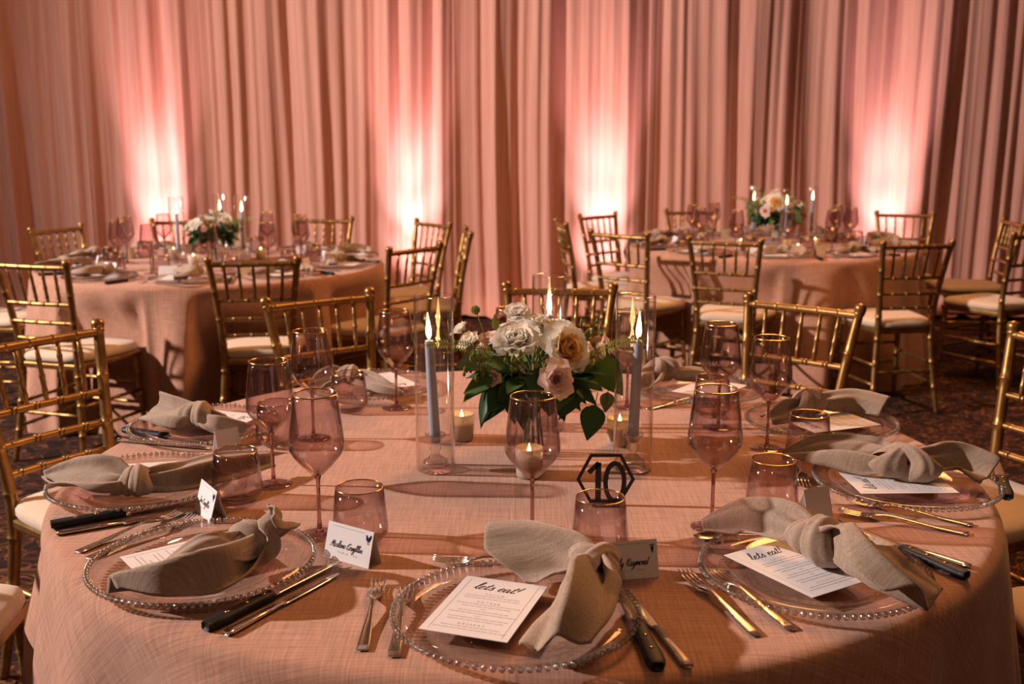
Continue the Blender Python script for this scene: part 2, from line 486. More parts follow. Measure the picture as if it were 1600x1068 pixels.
def make_chair(label, loc, rz):
    c = thing('chiavari_chair', label, 'chair', loc, rz, 'gold chiavari chairs around the tables')
    G = M['gold']
    def post(s):  # rear leg and back post in one sweep
        m = poly_bamboo([(s * .185, -.235, 0), (s * .162, -.195, .25), (s * .150, -.180, .46), (s * .162, -.200, .66), (s * .190, -.248, .905)],
                        [.0125, .0155, .0165, .0155, .0145], .115)
        return m
    for s in (-1, 1):
        pp = post(s).build('back_post', G, c)
        MB().lathe([(.0145, .890), (.0175, .900), (.0185, .904), (.0185, .912), (.014, .920), (0.0005, .924)], 12, (s * .1905, -.249, 0)).build('finial', G, pp)
    def backpt(x, z):
        t = (z - .46) / .445
        return Vector((x, -.180 - .068 * max(0, t) ** 1.35, z))
    def half(z): t = (z - .46) / .445; return .150 + .040 * t
    for z, r in ((.885, .0125), (.722, .010), (.638, .0095), (.562, .0095)):
        h = half(z); bend = .010
        pts = [backpt(-h + 2 * h * k / 6, z) + Vector((0, -bend * math.sin(math.pi * k / 6), 0)) for k in range(7)]
        poly_bamboo(pts, [r, r], .068).build('back_rail', G, c)
    for k in range(5):
        u = -1 + 2 * (k + 1) / 6
        a = backpt(u * half(.722), .722); b = backpt(u * half(.885), .885)
        a.y -= .010 * math.sin(math.pi * (u + 1) / 2); b.y -= .010 * math.sin(math.pi * (u + 1) / 2)
        pts, rad = bamboo(a, b, .0065, .0065, (.2, .45, .72))
        rad = [r * (1.15 - .35 * abs(i / (len(rad) - 1) - .4)) for i, r in enumerate(rad)]
        MB().tube(pts, rad, 8).build('spindle', G, c)
    for s in (-1, 1):
        poly_bamboo([(s * .190, .205, 0), (s * .180, .188, .22), (s * .172, .178, .45)], [.0115, .014, .0155], .10).build('front_leg', G, c)
    # seat frame: rounded ring of rails
    fr = [(-.150, -.178), (.150, -.178), (.185, .185), (-.185, .185)]
    m = MB(); m.prism([(x * 1.06, y * 1.06) for x, y in fr], .425, .455)
    bevel(m.build('seat_frame', G, c, False), .008, 2)
    for z0, z1 in ((.17, .28),):
        for zf in (.16, .265):
            for s in (-1, 1):
                p, r = bamboo((s * .168, -.205, zf), (s * .183, .195, zf), .0085, .0085, (.2, .4, .6, .8)); MB().tube(p, r, 8).build('stretcher', G, c)
        for zf in (.20, .305):
            p, r = bamboo((-.181, .192, zf), (.181, .192, zf), .0085, .0085, (.2, .4, .6, .8)); MB().tube(p, r, 8).build('stretcher', G, c)
        p, r = bamboo((-.166, -.199, .225), (.166, -.199, .225), .0085, .0085, (.2, .4, .6, .8)); MB().tube(p, r, 8).build('stretcher', G, c)
    # cushion: puffy trapezoid with rounded corners
    rows = []
    for z, k in ((.456, .955), (.460, .995), (.470, 1.02), (.482, 1.02), (.492, .99), (.499, .93), (.505, .80), (.509, .55), (.511, .25), (.5115, .02)):
        r_ = []
        for j in range(48):
            a = 2 * math.pi * j / 48; ca, sa = math.cos(a), math.sin(a)
            e = 5.5; q = (abs(ca) ** e + abs(sa) ** e) ** (-1 / e)
            y = sa * q * .200; w = .200 + (.035) * (y / .2) * .8
            r_.append((ca * q * w * .93 * k, y * k + .004, z))
        rows.append(r_)
    MB().grid(rows, 0, True).build('cushion', M['cushion'], c)['label'] = 'ivory seat cushion'
    return c

proto = None
for (x, y), ra, f, lab in CH:
    a = math.radians(ra)
    fx, fy = (-math.sin(a) * f, math.cos(a) * f)
    loc = (x + fx * .25, y + fy * .25, 0); rz = math.atan2(fy, fx) - math.pi / 2
    if proto is None: proto = make_chair(lab, loc, rz)
    else: copy_tree(proto, loc, rz, lab)
# ------------------------------------------------------------------ lettering (stroke script) and print
GL = {
 'l': ([[(0,.2),(.25,.9),(.42,1.8),(.32,2.15),(.18,1.7),(.2,.5),(.4,0),(.62,.28)]], .56),
 'e': ([[(0,.42),(.38,.62),(.48,.92),(.25,1),(.05,.6),(.1,.12),(.35,0),(.68,.32)]], .62),
 't': ([[(.32,1.75),(.16,.45),(.3,0),(.58,.3)], [(-.05,1.12),(.58,1.25)]], .52),
 's': ([[(0,.2),(.28,.85),(.33,1.1),(.36,.65),(.5,.28),(.3,0),(.05,.14)]], .6),
 'a': ([[(.55,.85),(.3,1),(.05,.6),(.1,.1),(.33,.1),(.55,.85),(.5,.2),(.62,0),(.84,.3)]], .78),
 '!': ([[(.32,2.0),(.15,.6)], [(.11,.14),(.08,0)]], .4),
 'M': ([[(-.1,.1),(.12,.2),(.35,1.9),(.5,.5),(.85,1.95),(.85,.5),(.98,0),(1.2,.25)]], 1.12),
 'r': ([[(0,.3),(.22,1.05),(.3,.85),(.52,.9),(.42,.3),(.52,0),(.72,.3)]], .64),
 'n': ([[(0,.5),(.16,1),(.12,0),(.2,.55),(.48,1),(.52,.5),(.54,.05),(.78,.3)]], .72),
 'm': ([[(0,.5),(.16,1),(.12,0),(.2,.55),(.42,1),(.44,0),(.52,.55),(.76,1),(.8,.1),(1.0,.3)]], .95),
 'C': ([[(.92,1.5),(.78,1.95),(.32,1.55),(.05,.7),(.3,0),(.7,.1),(1,.5)]], .92),
 'o': ([[(.3,1),(.05,.6),(.1,.1),(.38,.05),(.54,.6),(.35,1),(.45,.8),(.72,.85)]], .66),
 'u': ([[(0,.6),(.14,1),(.12,.2),(.3,0),(.55,.95),(.52,.1),(.75,.3)]], .70),
 'g': ([[(.55,.85),(.3,1),(.05,.6),(.15,.15),(.4,.2),(.55,.9),(.45,-.6),(.2,-1),(.05,-.7),(.7,.3)]], .68),
 'h': ([[(0,.2),(.34,1.5),(.36,2.1),(.2,1.7),(.14,0),(.25,.7),(.48,1),(.54,.1),(.78,.3)]], .72),
 'i': ([[(0,.4),(.16,1),(.12,.1),(.38,.3)], [(.28,1.5),(.31,1.58)]], .38),
 'y': ([[(0,.6),(.14,1),(.14,.2),(.3,.05),(.55,.95),(.45,-.6),(.2,-1),(.05,-.7),(.7,.3)]], .68),
 'R': ([[(.05,0),(.3,1.8)], [(0,1.5),(.5,2.05),(.85,1.5),(.3,.95),(.75,.05),(1,.2)]], .98),
 'd': ([[(.5,.85),(.2,1),(.05,.4),(.3,0),(.55,.9),(.72,2.0),(.55,.2),(.8,.3)]], .78),
 'E': ([[(.8,1.7),(.4,1.95),(.15,1.45),(.5,1.05),(.05,.6),(.2,0),(.6,0),(.9,.4)]], .85),
 'J': ([[(.2,1.8),(.8,1.95),(.5,0),(.2,-.7),(0,-.3),(.9,.4)]], .85),
 ' ': ([], .55),
}
def script_text(mb, text, x, y, size, w, z=.0006, center=True, mi=0, stretch=1.15):
    tot = sum(GL[c][1] for c in text) * size * stretch
    cx = x - tot / 2 if center else x
    for c in text:
        st, adv = GL[c]
        for s in st:
            P = catmull([(cx + (p[0] + .32 * p[1]) * size * stretch, y + p[1] * size, z) for p in s], 6)
            top, bot = [], []
            for i, p in enumerate(P):
                t = (P[min(i + 1, len(P) - 1)] - P[max(i - 1, 0)]).normalized()
                n_ = Vector((-t.y, t.x, 0)); ww = w * (1.25 if t.y < -.2 else .75)
                top.append(p + n_ * ww); bot.append(p - n_ * ww)
            mb.grid([bot, top], mi)
        cx += adv * size * stretch
def block_text(mb, text, x, y, size, z=.0006, mi=0, spacing=1.0):
    cu = bpy.data.curves.new('tmp', 'FONT'); cu.body = text; cu.size = size; cu.align_x = 'CENTER'; cu.space_character = spacing
    ob = bpy.data.objects.new('tmp', cu); COL.objects.link(ob)
    dg = bpy.context.evaluated_depsgraph_get(); me = ob.evaluated_get(dg).to_mesh()
    mb.add([(v.co.x + x, v.co.y + y, z) for v in me.vertices], [tuple(p.vertices) for p in me.polygons], mi)
    bpy.data.objects.remove(ob); bpy.data.curves.remove(cu)

# menu card: x right, y up the page, origin at the card's centre
MW, MHH = .125, .182
rnd = random.Random(5)
mb = MB(); script_text(mb, 'lets eat!', -.006, .052, .0112, .00078); script_m = mb.mesh('heading', M['ink'], False)
mb = MB()
y = .036
for head, lines in (('SALAD', 2), ('ENTREE', 8), ('DESSERT', 2)):
    block_text(mb, head, 0, y, .0058, .0006, 0, 1.9); y -= .0065
    for q in range(lines):
        wl = MW * rnd.uniform(.45, .78)
        if q in (2, 5): wl = .008
        if q in (2, 5): mb.box((0, y + .001, .0004), (wl, .0007, .0003))
        else:
            x = -wl / 2
            while x < wl / 2:
                ww = rnd.uniform(.004, .011); mb.box((x + ww / 2, y + .001, .0004), (ww, .0011, .0003)); x += ww + .0014
        y -= .0072
    y -= .006
for sx in (-1, 1): mb.box((sx * .052, 0, .0004), (.0004, MHH * .92, .0003))
lines_m = mb.mesh('print', M['inkline'], False)
rows = []
for i in range(9):
    yy = -MHH / 2 + MHH * i / 8
    rows.append([(-MW / 2, yy, 0), (MW / 2, yy, 0)])
card_m = MB().box((0, 0, 0), (MW, MHH, .0007)).mesh('menu_card', M['paper'], False)

def frame_at(o, origin, xdir, normal=(0, 0, 1)):
    x = Vector(xdir).normalized(); z = Vector(normal); z = (z - x * z.dot(x)).normalized(); y = z.cross(x)
    o.matrix_world = Matrix((( x.x, y.x, z.x, origin[0]), (x.y, y.y, z.y, origin[1]), (x.z, y.z, z.z, origin[2]), (0, 0, 0, 1)))

def menu(origin, xdir, label, group, normal=(0, 0, 1)):
    t = thing('menu_card', label, 'menu card', group=group)
    frame_at(t, origin, xdir, normal)
    obj('card', card_m, t); obj('heading', script_m, t); obj('print', lines_m, t)
    return t

# tent place card; x along the fold, y outward towards the reader, z up
def place_card(origin, xdir, label, group, name=None, emblem=None, w=.090, h=.056):
    t = thing('place_card', label, 'place card', (origin[0], origin[1], TH), 0, group)
    x = Vector((xdir[0], xdir[1], 0)).normalized(); t.rotation_euler.z = math.atan2(x.y, x.x)
    lean = .016
    m = MB()
    for sgn in (-1, 1):
        m.add([(-w / 2, sgn * lean, .0005), (w / 2, sgn * lean, .0005), (w / 2, 0, h), (-w / 2, 0, h),
               (-w / 2, sgn * (lean - .001), .0005), (w / 2, sgn * (lean - .001), .0005), (w / 2, 0, h - .0015), (-w / 2, 0, h - .0015)],
              [(0, 1, 2, 3), (7, 6, 5, 4), (0, 3, 7, 4), (1, 5, 6, 2), (0, 4, 5, 1)])
    t0 = t; t = m.build('card', M['paper'], t, False)
    if name:
        tilt = math.atan2(h, lean)
        mb = MB()
        script_text(mb, name, -.004, .021, .0052 if len(name) > 13 else .0056, .00048)
        p = mb.build('lettering', M['ink'], t, False)
        p.location = (0, -lean - .0003, 0); p.rotation_euler.x = tilt
        mb = MB(); block_text(mb, 'TABLE TEN', 0, .0125, .0042, .0006, 0, 2.2)
        mb.box((-.004, .0535, .0004), (.066, .0003, .0002))
        p = mb.build('print', M['inkline'], t, False); p.location = (0, -lean - .0003, 0); p.rotation_euler.x = tilt
        mb = MB(); ex, ey = w / 2 - .0085, .0455
        if emblem == 'hen':
            pts = [(-.0055, .0055), (-.0045, .0065), (-.0035, .0050), (-.0020, .0020), (.0005, .0018), (.0030, .0060), (.0048, .0068), (.0046, .0020), (.0030, -.0020), (.0008, -.0045), (-.0015, -.0042), (-.0042, -.0015), (-.0050, .0025)]
            mb.add([(ex + a, ey + b, .0006) for a, b in pts], [tuple(range(len(pts)))])
            for q in (-.0012, .0010): mb.box((ex + q, ey - .006, .0005), (.0005, .004, .0002)); mb.box((ex + q + .0006, ey - .008, .0005), (.002, .0004, .0002))
            p = mb.build('hen_emblem', M['navy'], t, False)
        else:
            pts = [(-.0028, .001), (0, .0022), (.0028, .001), (.0012, -.005), (0, -.0085), (-.0012, -.005)]
            mb.add([(ex + a, ey + b, .0006) for a, b in pts], [tuple(range(len(pts)))])
            for q in (-.003, 0, .003):
                mb.add([(ex, ey + .0015, .0006), (ex + q + .001, ey + .0045, .0006), (ex + q, ey + .0065, .0006), (ex + q - .001, ey + .0045, .0006)], [(0, 1, 2, 3)])
            p = mb.build('carrot_emblem', M['leaf_d'], t, False)
        p.location = (0, -lean - .0003, 0); p.rotation_euler.x = tilt
    return t0

# ------------------------------------------------------------------ tableware meshes (shared)
def shell(outer, inner): return outer + inner[::-1]
wn_o = [(.0045, .104), (.010, .1065), (.028, .125), (.0405, .1405), (.0455, .150), (.0465, .158), (.0455, .172), (.0420, .204), (.0385, .232), (.0370, .245)]
wn_i = [(.0025, .1085), (.009, .110), (.0270, .1272), (.0392, .1422), (.0442, .1512), (.0452, .158), (.0442, .172), (.0407, .204), (.0372, .232), (.0358, .245)]
bowl_m = MB().lathe(shell(wn_o, wn_i), 36).mesh('bowl', M['wine'])
stem_m = MB().lathe([(.0005, .0052), (.007, .0052), (.0045, .012), (.0034, .03), (.0032, .07), (.0036, .095), (.006, .1055), (.0005, .1068)], 14).mesh('stem', M['wine_solid'])
foot_m = MB().lathe([(.0005, .0006), (.034, .0006), (.0365, .0012), (.036, .0020), (.022, .0032), (.008, .0050), (.0005, .0052)], 36).mesh('foot', M['wine'])
rim_m = MB().lathe([(.0374, .2438), (.0377, .2452), (.0364, .2462), (.0352, .2452), (.0355, .2438)], 36).mesh('gold_rim', M['goldrim'])
tb_o = [(.0005, .001), (.030, .001), (.0345, .004), (.0440, .014), (.0468, .020), (.0465, .028), (.0430, .062), (.0395, .095)]
tb_i = [(.0005, .0065), (.029, .0068), (.0335, .0085), (.0420, .0165), (.0450, .0215), (.0450, .028), (.0416, .062), (.0383, .095)]
tumb_m = MB().lathe(shell(tb_o, tb_i), 36).mesh('glass_body', M['wine'])
trim_m = MB().lathe([(.0398, .094), (.0400, .0953), (.0389, .0960), (.0379, .0953), (.0381, .094)], 36).mesh('gold_rim', M['goldrim'])

ch_o = [(.0005, .001), (.098, .001), (.106, .003), (.112, .0055), (.140, .0095), (.166, .0135)]
ch_i = [(.0005, .005), (.098, .005), (.1045, .0068), (.1105, .0092), (.139, .0130), (.166, .0165)]
mb = MB().lathe(shell(ch_o, ch_i), 72)
for k in range(40):   # moulded flutes round the well
    a = 2 * math.pi * k / 40
    mb.tube([(.099 * math.cos(a), .099 * math.sin(a), .0058), (.106 * math.cos(a), .106 * math.sin(a), .0076), (.111 * math.cos(a), .111 * math.sin(a), .0098)], [.0018, .0028, .0016], 6)
plate_m = mb.mesh('plate', M['plate'])
mb = MB(); nb = 94
for k in range(nb):
    a = 2 * math.pi * k / nb; r = .0047
    mb.lathe([(.0002, -r), (r * .6, -r * .8), (r * .95, -r * .31), (r * .95, r * .31), (r * .6, r * .8), (.0002, r)], 10, (.1705 * math.cos(a), .1705 * math.sin(a), .0160))
bead_m = mb.mesh('beaded_rim', M['bead'])

def cut(f): return f
# fork: along +y from handle end (0) to tine tips, slightly arched
def ribbon(mb, secs, th, n=8):
    rows = []
    for x0, x1, y, z in secs:
        c, h = (x0 + x1) / 2, (x1 - x0) / 2
        rows.append([(c + h * math.copysign(abs(math.cos(q)) ** .6, math.cos(q)), y, z + th / 2 + th / 2 * math.copysign(abs(math.sin(q)) ** .6, math.sin(q))) for q in [2 * math.pi * (k + .5) / n for k in range(n)]])
    o = len(mb.v); mb.grid(rows, 0, True)
    for e in (0, len(rows) - 1): mb.f.append(tuple(o + e * n + k for k in range(n))); mb.mi.append(0)
    return mb
mb = MB(); L = .215
ribbon(mb, [(-.0085, .0085, 0, .0012), (-.0092, .0092, .012, .0012), (-.0075, .0075, .05, .0030), (-.0042, .0042, .10, .0075), (-.0034, .0034, .125, .0098),
            (-.0045, .0045, .137, .0098), (-.0100, .0100, .150, .0082), (-.0118, .0118, .162, .0052)], .0026)
fork_h = mb.mesh('handle', M['steel'], True)
mb = MB()
for k in range(4):
    x = -.0098 + .00653 * k
    ribbon(mb, [(x - .0022, x + .0022, .160, .0054), (x - .0019, x + .0019, .18, .0034), (x - .0016, x + .0016, .20, .0040), (x - .0008, x + .0008, .215, .0085)], .0020)
fork_t = mb.mesh('tines', M['steel'], True)
mb = MB(); ribbon(mb, [(-.0065, .0065, 0, .001), (-.0085, .0085, .01, .001), (-.0065, .0065, .06, .0012), (-.0055, .0055, .108, .0012)], .006)
kn_h = mb.mesh('handle', M['steel'], True)
mb = MB(); ribbon(mb, [(-.0055, .0055, .106, .0028), (-.0085, .0075, .118, .0028), (-.0095, .0075, .17, .0028), (-.0085, .0065, .205, .0028), (-.002, .004, .232, .0028)], .0018)
kn_b = mb.mesh('blade', M['steel'], True)
mb = MB(); ribbon(mb, [(-.008, .008, 0, .001), (-.0125, .0125, .008, .001), (-.0125, .0135, .03, .001), (-.0105, .0105, .07, .001), (-.0105, .0105, .105, .001), (-.0125, .0115, .122, .001)], .013)
sk_h = mb.mesh('handle', M['blackh'], True)
mb = MB(); ribbon(mb, [(-.010, .009, .120, .0065), (-.0115, .0085, .14, .0065), (-.011, .007, .20, .0065), (-.006, .005, .245, .0065), (.002, .0035, .268, .0065)], .0020)
sk_b = mb.mesh('blade', M['steel'], True)
sk_r = MB().lathe([(.0032, 0), (.0032, .0006), (.0005, .0008)], 10, (0, 0, .014)).mesh('rivet', M['goldrim'])
mb = MB(); ribbon(mb, [(-.006, .006, 0, .001), (-.0065, .0065, .01, .0012), (-.003, .003, .08, .006), (-.0032, .0032, .115, .0075)], .0022)
sp_h = mb.mesh('handle', M['steel'], True)
rows = [[(.0155 * k * math.cos(2 * math.pi * j / 20), .138 + .026 * k * math.sin(2 * math.pi * j / 20), .0015 + .007 * k * k) for j in range(20)] for k in (.02, .35, .65, .88, 1.0)]
sp_b = MB().grid(rows, 0, True).mesh('spoon_bowl', M['steel'])

GN = 'place settings on the nearest table'
def cutlery(kind, p_end, p_tip, label, group, z=TH + .0006):
    names = {'fork': ('dinner_fork', 'fork', ((('handle'), fork_h), ('tines', fork_t)), .215),
             'dfork': ('dessert_fork', 'fork', (('handle', fork_h), ('tines', fork_t)), .215),
             'knife': ('dinner_knife', 'knife', (('handle', kn_h), ('blade', kn_b)), .232),
             'steak': ('steak_knife', 'knife', (('handle', sk_h), ('blade', sk_b)), .268),
             'spoon': ('dessert_spoon', 'spoon', (('handle', sp_h), ('spoon_bowl', sp_b)), .164)}
    nm, cat, parts, L = names[kind]
    a, b = Vector(p_end), Vector(p_tip); d = b - a
    t = thing(nm, label, cat, (a.x, a.y, z), math.atan2(d.y, d.x) - math.pi / 2, group)
    for n_, me in parts:
        h = obj(n_, me, t)
        if me is sk_h and group == GN:
            for yy in (.04, .075, .108): obj('rivet', sk_r, h, (0, yy, 0))
    return t
def wine_glass(p, label, group):
    t = thing('wine_glass', label, 'wine glass', (p[0], p[1], TH + .0006), 0, group)
    b = obj('bowl', bowl_m, t); obj('gold_rim', rim_m, b); obj('stem', stem_m, t); obj('foot', foot_m, t)
def tumbler(p, label, group):
    t = thing('tumbler', label, 'tumbler', (p[0], p[1], TH + .0006), 0, group)
    b = obj('glass_body', tumb_m, t); obj('gold_rim', trim_m, b)
def charger(p, label, group, rz=0):
    t = thing('charger_plate', label, 'charger plate', (p[0], p[1], TH + .0006), rz, group)
    obj('plate', plate_m, t); b = obj('beaded_rim', bead_m, t); b['kind'] = 'stuff'

# ------------------------------------------------------------------ knotted napkins
def tail(mb, pts, hw, seed, fold=.018, twist=(0, 0), slant=0.0, roll=0.0, ns=30, nv=21, curl=0.0, arch=0.0):
    rnd = random.Random(seed); p1, p2, p3 = (rnd.uniform(0, 6.28) for _ in range(3))
    P = catmull(pts, ns // (len(pts) - 1) + 1); m = len(P); rows = []
    # arc-length extended path so the end edge can be slanted
    for i in range(m):
        t = i / (m - 1); r_ = []
        for j in range(nv):
            v = -1 + 2 * j / (nv - 1)
            tt = min(1, max(0, t * (1 + slant * v * t)))
            x = tt * (m - 1); k = min(int(x), m - 2); f = x - k
            p = P[k].lerp(P[k + 1], f)
            tg = (P[k + 1] - P[k]).normalized()
            side = tg.cross(Vector((0, 0, 1)))
            side = side.normalized() if side.length > .05 else Vector((1, 0, 0))
            up = side.cross(tg).normalized()
            an = twist[0] + (twist[1] - twist[0]) * t
            S = side * math.cos(an) + up * math.sin(an); U_ = up * math.cos(an) - side * math.sin(an)
            w = lerp_list(hw, t)
            b1 = max(0, 1 - t * 2.2)                       # gathered pleats next to the knot
            wave = b1 * .8 * math.cos(math.pi * 2.6 * v + p1) + (1 - b1) * (.85 * math.sin(math.pi * 1.0 * v + p2 * .25 + 2.2 * t + p3) + .35 * math.sin(math.pi * 2.1 * v + p1 + 3 * t))
            a = fold * (.55 + .6 * math.sin(math.pi * min(1, .2 + t * .8)))
            cu = curl * t * t * (v * v) + arch * math.sin(math.pi * t) * (1 - .6 * v * v)
            q = p + S * (w * v * (1 - .12 * abs(wave))) + U_ * (a * wave + cu)
            q.z = max(q.z, TH + .019 if roll == 0 else TH + .004)
            r_.append(q)
        rows.append(r_)
    # double layer with a rounded hem
    th = .0016
    nr, nc = len(rows), len(rows[0])
    nor = []
    for i in range(nr):
        l = []
        for j in range(nc):
            du = rows[i][min(j + 1, nc - 1)] - rows[i][max(j - 1, 0)]; dv = rows[min(i + 1, nr - 1)][j] - rows[max(i - 1, 0)][j]
            n_ = du.cross(dv); l.append(n_.normalized() if n_.length > 1e-9 else Vector((0, 0, 1)))
        nor.append(l)
    ring = []
    for i in range(nr):
        top = [rows[i][j] + nor[i][j] * th for j in range(nc)]; bot = [rows[i][j] - nor[i][j] * th for j in range(nc)]
        ring.append(top + bot[::-1])
    mb.grid(ring, 0, True)
    e = len(mb.v) - 2 * nc
    for j in range(nc - 1):
        mb.f.append((e + j, e + j + 1, e + 2 * nc - 2 - j, e + 2 * nc - 1 - j)); mb.mi.append(0)

def knot(mb, K, axis, r=.026, w=.030, seed=0, tilt=.5):
    rnd = random.Random(seed); ax = Vector(axis); ax.z *= .4; ax.normalize()
    s = ax.cross(Vector((0, 0, 1))).normalized(); u = s.cross(ax).normalized()
    # a wide band wrapped once round the bundle, leaning across it, with pleats running along the wrap
    for band, (off, rr, ww, tl) in enumerate(((0, r, w, tilt), (.55, r * .82, w * .9, -tilt * .9))):
        rows = []; n = 40; nv = 19; ph = rnd.uniform(0, 6)
        for i in range(n + 1):
            th = 2 * math.pi * i / n; row = []
            for j in range(nv):
                v = -1 + 2 * j / (nv - 1)
                bul = math.sqrt(max(0, 1 - v * v * .96))
                pl = 1 + .035 * math.sin(2.6 * math.pi * v + ph + .9 * math.sin(th)) * bul
                rad = rr * (.38 + .70 * bul) * pl * (1 + .10 * math.sin(th * 2 + ph))
                a_off = ww * v * (.82 + .22 * math.cos(th + 1.1 + band)) + tl * rr * math.cos(th) + (off - .27) * w * .6
                p = Vector(K) + ax * a_off + (s * math.cos(th) * 1.05 + u * math.sin(th) * .92) * rad
                p.z = max(p.z, TH + .019)
                row.append(p)
            rows.append(row)
        mb.grid(rows)

def napkin(name, K, tails, label, group, seed, kr=.026, kw=.030, tilt=.5):
    mb = MB(); K = Vector(K)
    for k, tl in enumerate(tails):
        tail(mb, [K] + [Vector(p) for p in tl['p']], tl['w'], seed * 7 + k, tl.get('fold', .018), tl.get('tw', (0, 0)), tl.get('sl', 0), tl.get('roll', 0), curl=tl.get('curl', 0), arch=tl.get('arch', 0))
    ax = Vector(tails[0]['p'][0]) - Vector(tails[1]['p'][0])
    knot(mb, K, ax, kr, kw, seed, tilt)
    mb.v = [tuple(Vector(v) - K) for v in mb.v]
    o = mb.build(name, M['napkin'], None, True, K)
    return tag(o, label, 'napkin', group)

# ------------------------------------------------------------------ nearest table: ten settings
SEATS = [  # plate centre, seat phrase
 ((.005, 1.363), 'front centre setting of the nearest table'),
 ((-.481, 1.542), 'front left setting of the nearest table'),
 ((-.712, 1.932), 'left setting of the nearest table'),
 ((-.705, 2.340), 'rear left setting of the nearest table'),
 ((-.375, 2.740), 'back left setting of the nearest table'),
 ((.075, 2.850), 'back setting hidden by the centre flowers'),
 ((.490, 2.695), 'back right setting of the nearest table'),
 ((.722, 2.372), 'rear right setting of the nearest table'),
 ((.757, 1.932), 'right setting of the nearest table'),
 ((.460, 1.508), 'front right setting of the nearest table')]
def axes(p, c):
    i = (Vector((c.x, c.y, 0)) - Vector((p[0], p[1], 0))).normalized()
    return i, Vector((i.y, -i.x, 0))
for k, (p, ph) in enumerate(SEATS):
    charger(p, 'clear glass charger with beaded rim at the ' + ph, GN, k * .7)
Z = TH + .022
WG = {0: (.034, 1.672), 1: (-.326, 1.687), 2: (-.463, 1.950), 3: (-.445, 2.272), 4: (-.288, 2.542), 5: (-.003, 2.581), 6: (.288, 2.551), 7: (.479, 2.358), 8: (.552, 2.188), 9: (.345, 1.720)}
TBL = {0: (.142, 1.605), 1: (-.252, 1.654), 2: (-.509, 1.858), 3: (-.515, 2.222), 4: (-.402, 2.515), 6: (.485, 2.472), 7: (.622, 2.122), 8: (.469, 1.806)}
for k, p in WG.items(): wine_glass(p, 'mauve wine glass with gold rim at the ' + SEATS[k][1], GN)
for k, p in TBL.items(): tumbler(p, 'short mauve tumbler with gold rim at the ' + SEATS[k][1], GN)

# menus: measured corners for the near ones, on the plate's left half elsewhere
def menu_px(tl, tr, bl, z, label):
    a, b, c = at(*tl, z), at(*tr, z), at(*bl, z)
    x = (b - a).normalized(); y = (a - c); y = (y - x * y.dot(x)).normalized()
    o = a + x * MW / 2 - y * MHH / 2
    return menu(o, x, label, GN)
menu_px((730, 899), (867, 918), (709, 993), TH + .0195, 'white menu card headed in black script at the ' + SEATS[0][1])
menu_px((361, 829), (411, 865), (189, 871), TH + .0195, 'white menu card under the napkin at the ' + SEATS[1][1])
menu_px((1346, 771), (1316, 743), (1497, 775), TH + .0195, 'white menu card turned sideways at the ' + SEATS[8][1])
menu_px((1131, 867), (1205, 847), (1281, 936), TH + .0195, 'white menu card half in shade at the ' + SEATS[9][1])
for k in (2, 3, 4, 6, 7):
    i, r = axes(SEATS[k][0], TN); c = Vector((*SEATS[k][0], TH + .0195)) - r * .035
    menu(c, r, 'white menu card at the ' + SEATS[k][1], GN)

# napkins
def A3(l): return [at(*q) for q in l]
def nap(k, K, ta, tb, seed, extra=(), **kw):
    for q in (ta, tb, *extra): q['p'] = A3(q['p'])
    napkin('napkin', at(*K), [ta, tb, *extra], 'taupe linen napkin tied in a knot at the ' + SEATS[k][1], GN, seed, **kw)
nap(0, (930, 882, .814), dict(p=[(885, 866, .814), (825, 858, .812), (757, 858, .808)], w=[.020, .044, .056, .060], fold=.011, sl=.36, tw=(.5, .6)),
       dict(p=[(918, 912, .816), (893, 958, .812), (858, 1010, .796)], w=[.024, .046, .052, .044], fold=.028, sl=.18, tw=(-.5, .1), arch=.012), 3, kr=.034, kw=.036, tilt=.8)
nap(1, (398, 846, .812), dict(p=[(425, 838, .820), (436, 815, .845), (425, 795, .868)], w=[.020, .032, .036, .026], fold=.008, tw=(0, .3)),
       dict(p=[(345, 886, .810), (262, 910, .800), (166, 915, .790)], w=[.026, .040, .028, .008], fold=.026, sl=.1, tw=(.25, 0), arch=.010), 5, extra=[dict(p=[(362, 862, .822), (318, 868, .826), (262, 892, .806)], w=[.020, .030, .032, .022], fold=.016, tw=(.5, .4), arch=.008)], kr=.034, kw=.036, tilt=.2)
nap(2, (212, 750, .810), dict(p=[(165, 748, .812), (115, 745, .806), (70, 743, .796)], w=[.018, .048, .042, .006], fold=.014, tw=(.5, .4), arch=.01),
       dict(p=[(275, 742, .810), (350, 727, .806), (424, 716, .796)], w=[.020, .034, .036, .020], fold=.012, roll=1, tw=(-.7, -.6)), 8, kr=.031, kw=.030, tilt=.1)
nap(3, (312, 647, .812), dict(p=[(285, 647, .812), (258, 642, .810), (238, 636, .808)], w=[.018, .042, .042, .046], fold=.014, tw=(.4, .8)),
       dict(p=[(335, 655, .810), (358, 663, .800), (384, 668, .792)], w=[.020, .034, .036, .026], fold=.016, tw=(-.5, -.3)), 11, kr=.034, kw=.042)
nap(4, (548, 585, .808), dict(p=[(525, 588, .806), (505, 592, .800), (492, 596, .794)], w=[.018, .036, .034, .02], fold=.014, tw=(.5, .5)),
       dict(p=[(572, 594, .804), (598, 604, .798), (628, 614, .786)], w=[.018, .030, .028, .016], fold=.012, roll=1, tw=(-.6, -.2)), 13, kr=.030)
nap(6, (1033, 577, .810), dict(p=[(1015, 588, .804), (1002, 596, .795), (990, 603, .788)], w=[.018, .034, .034, .022], fold=.014, tw=(.3, .3)),
       dict(p=[(1060, 579, .806), (1085, 580, .802), (1110, 584, .794)], w=[.018, .032, .032, .02], fold=.012, tw=(-.6, -.5)), 17, kr=.036)
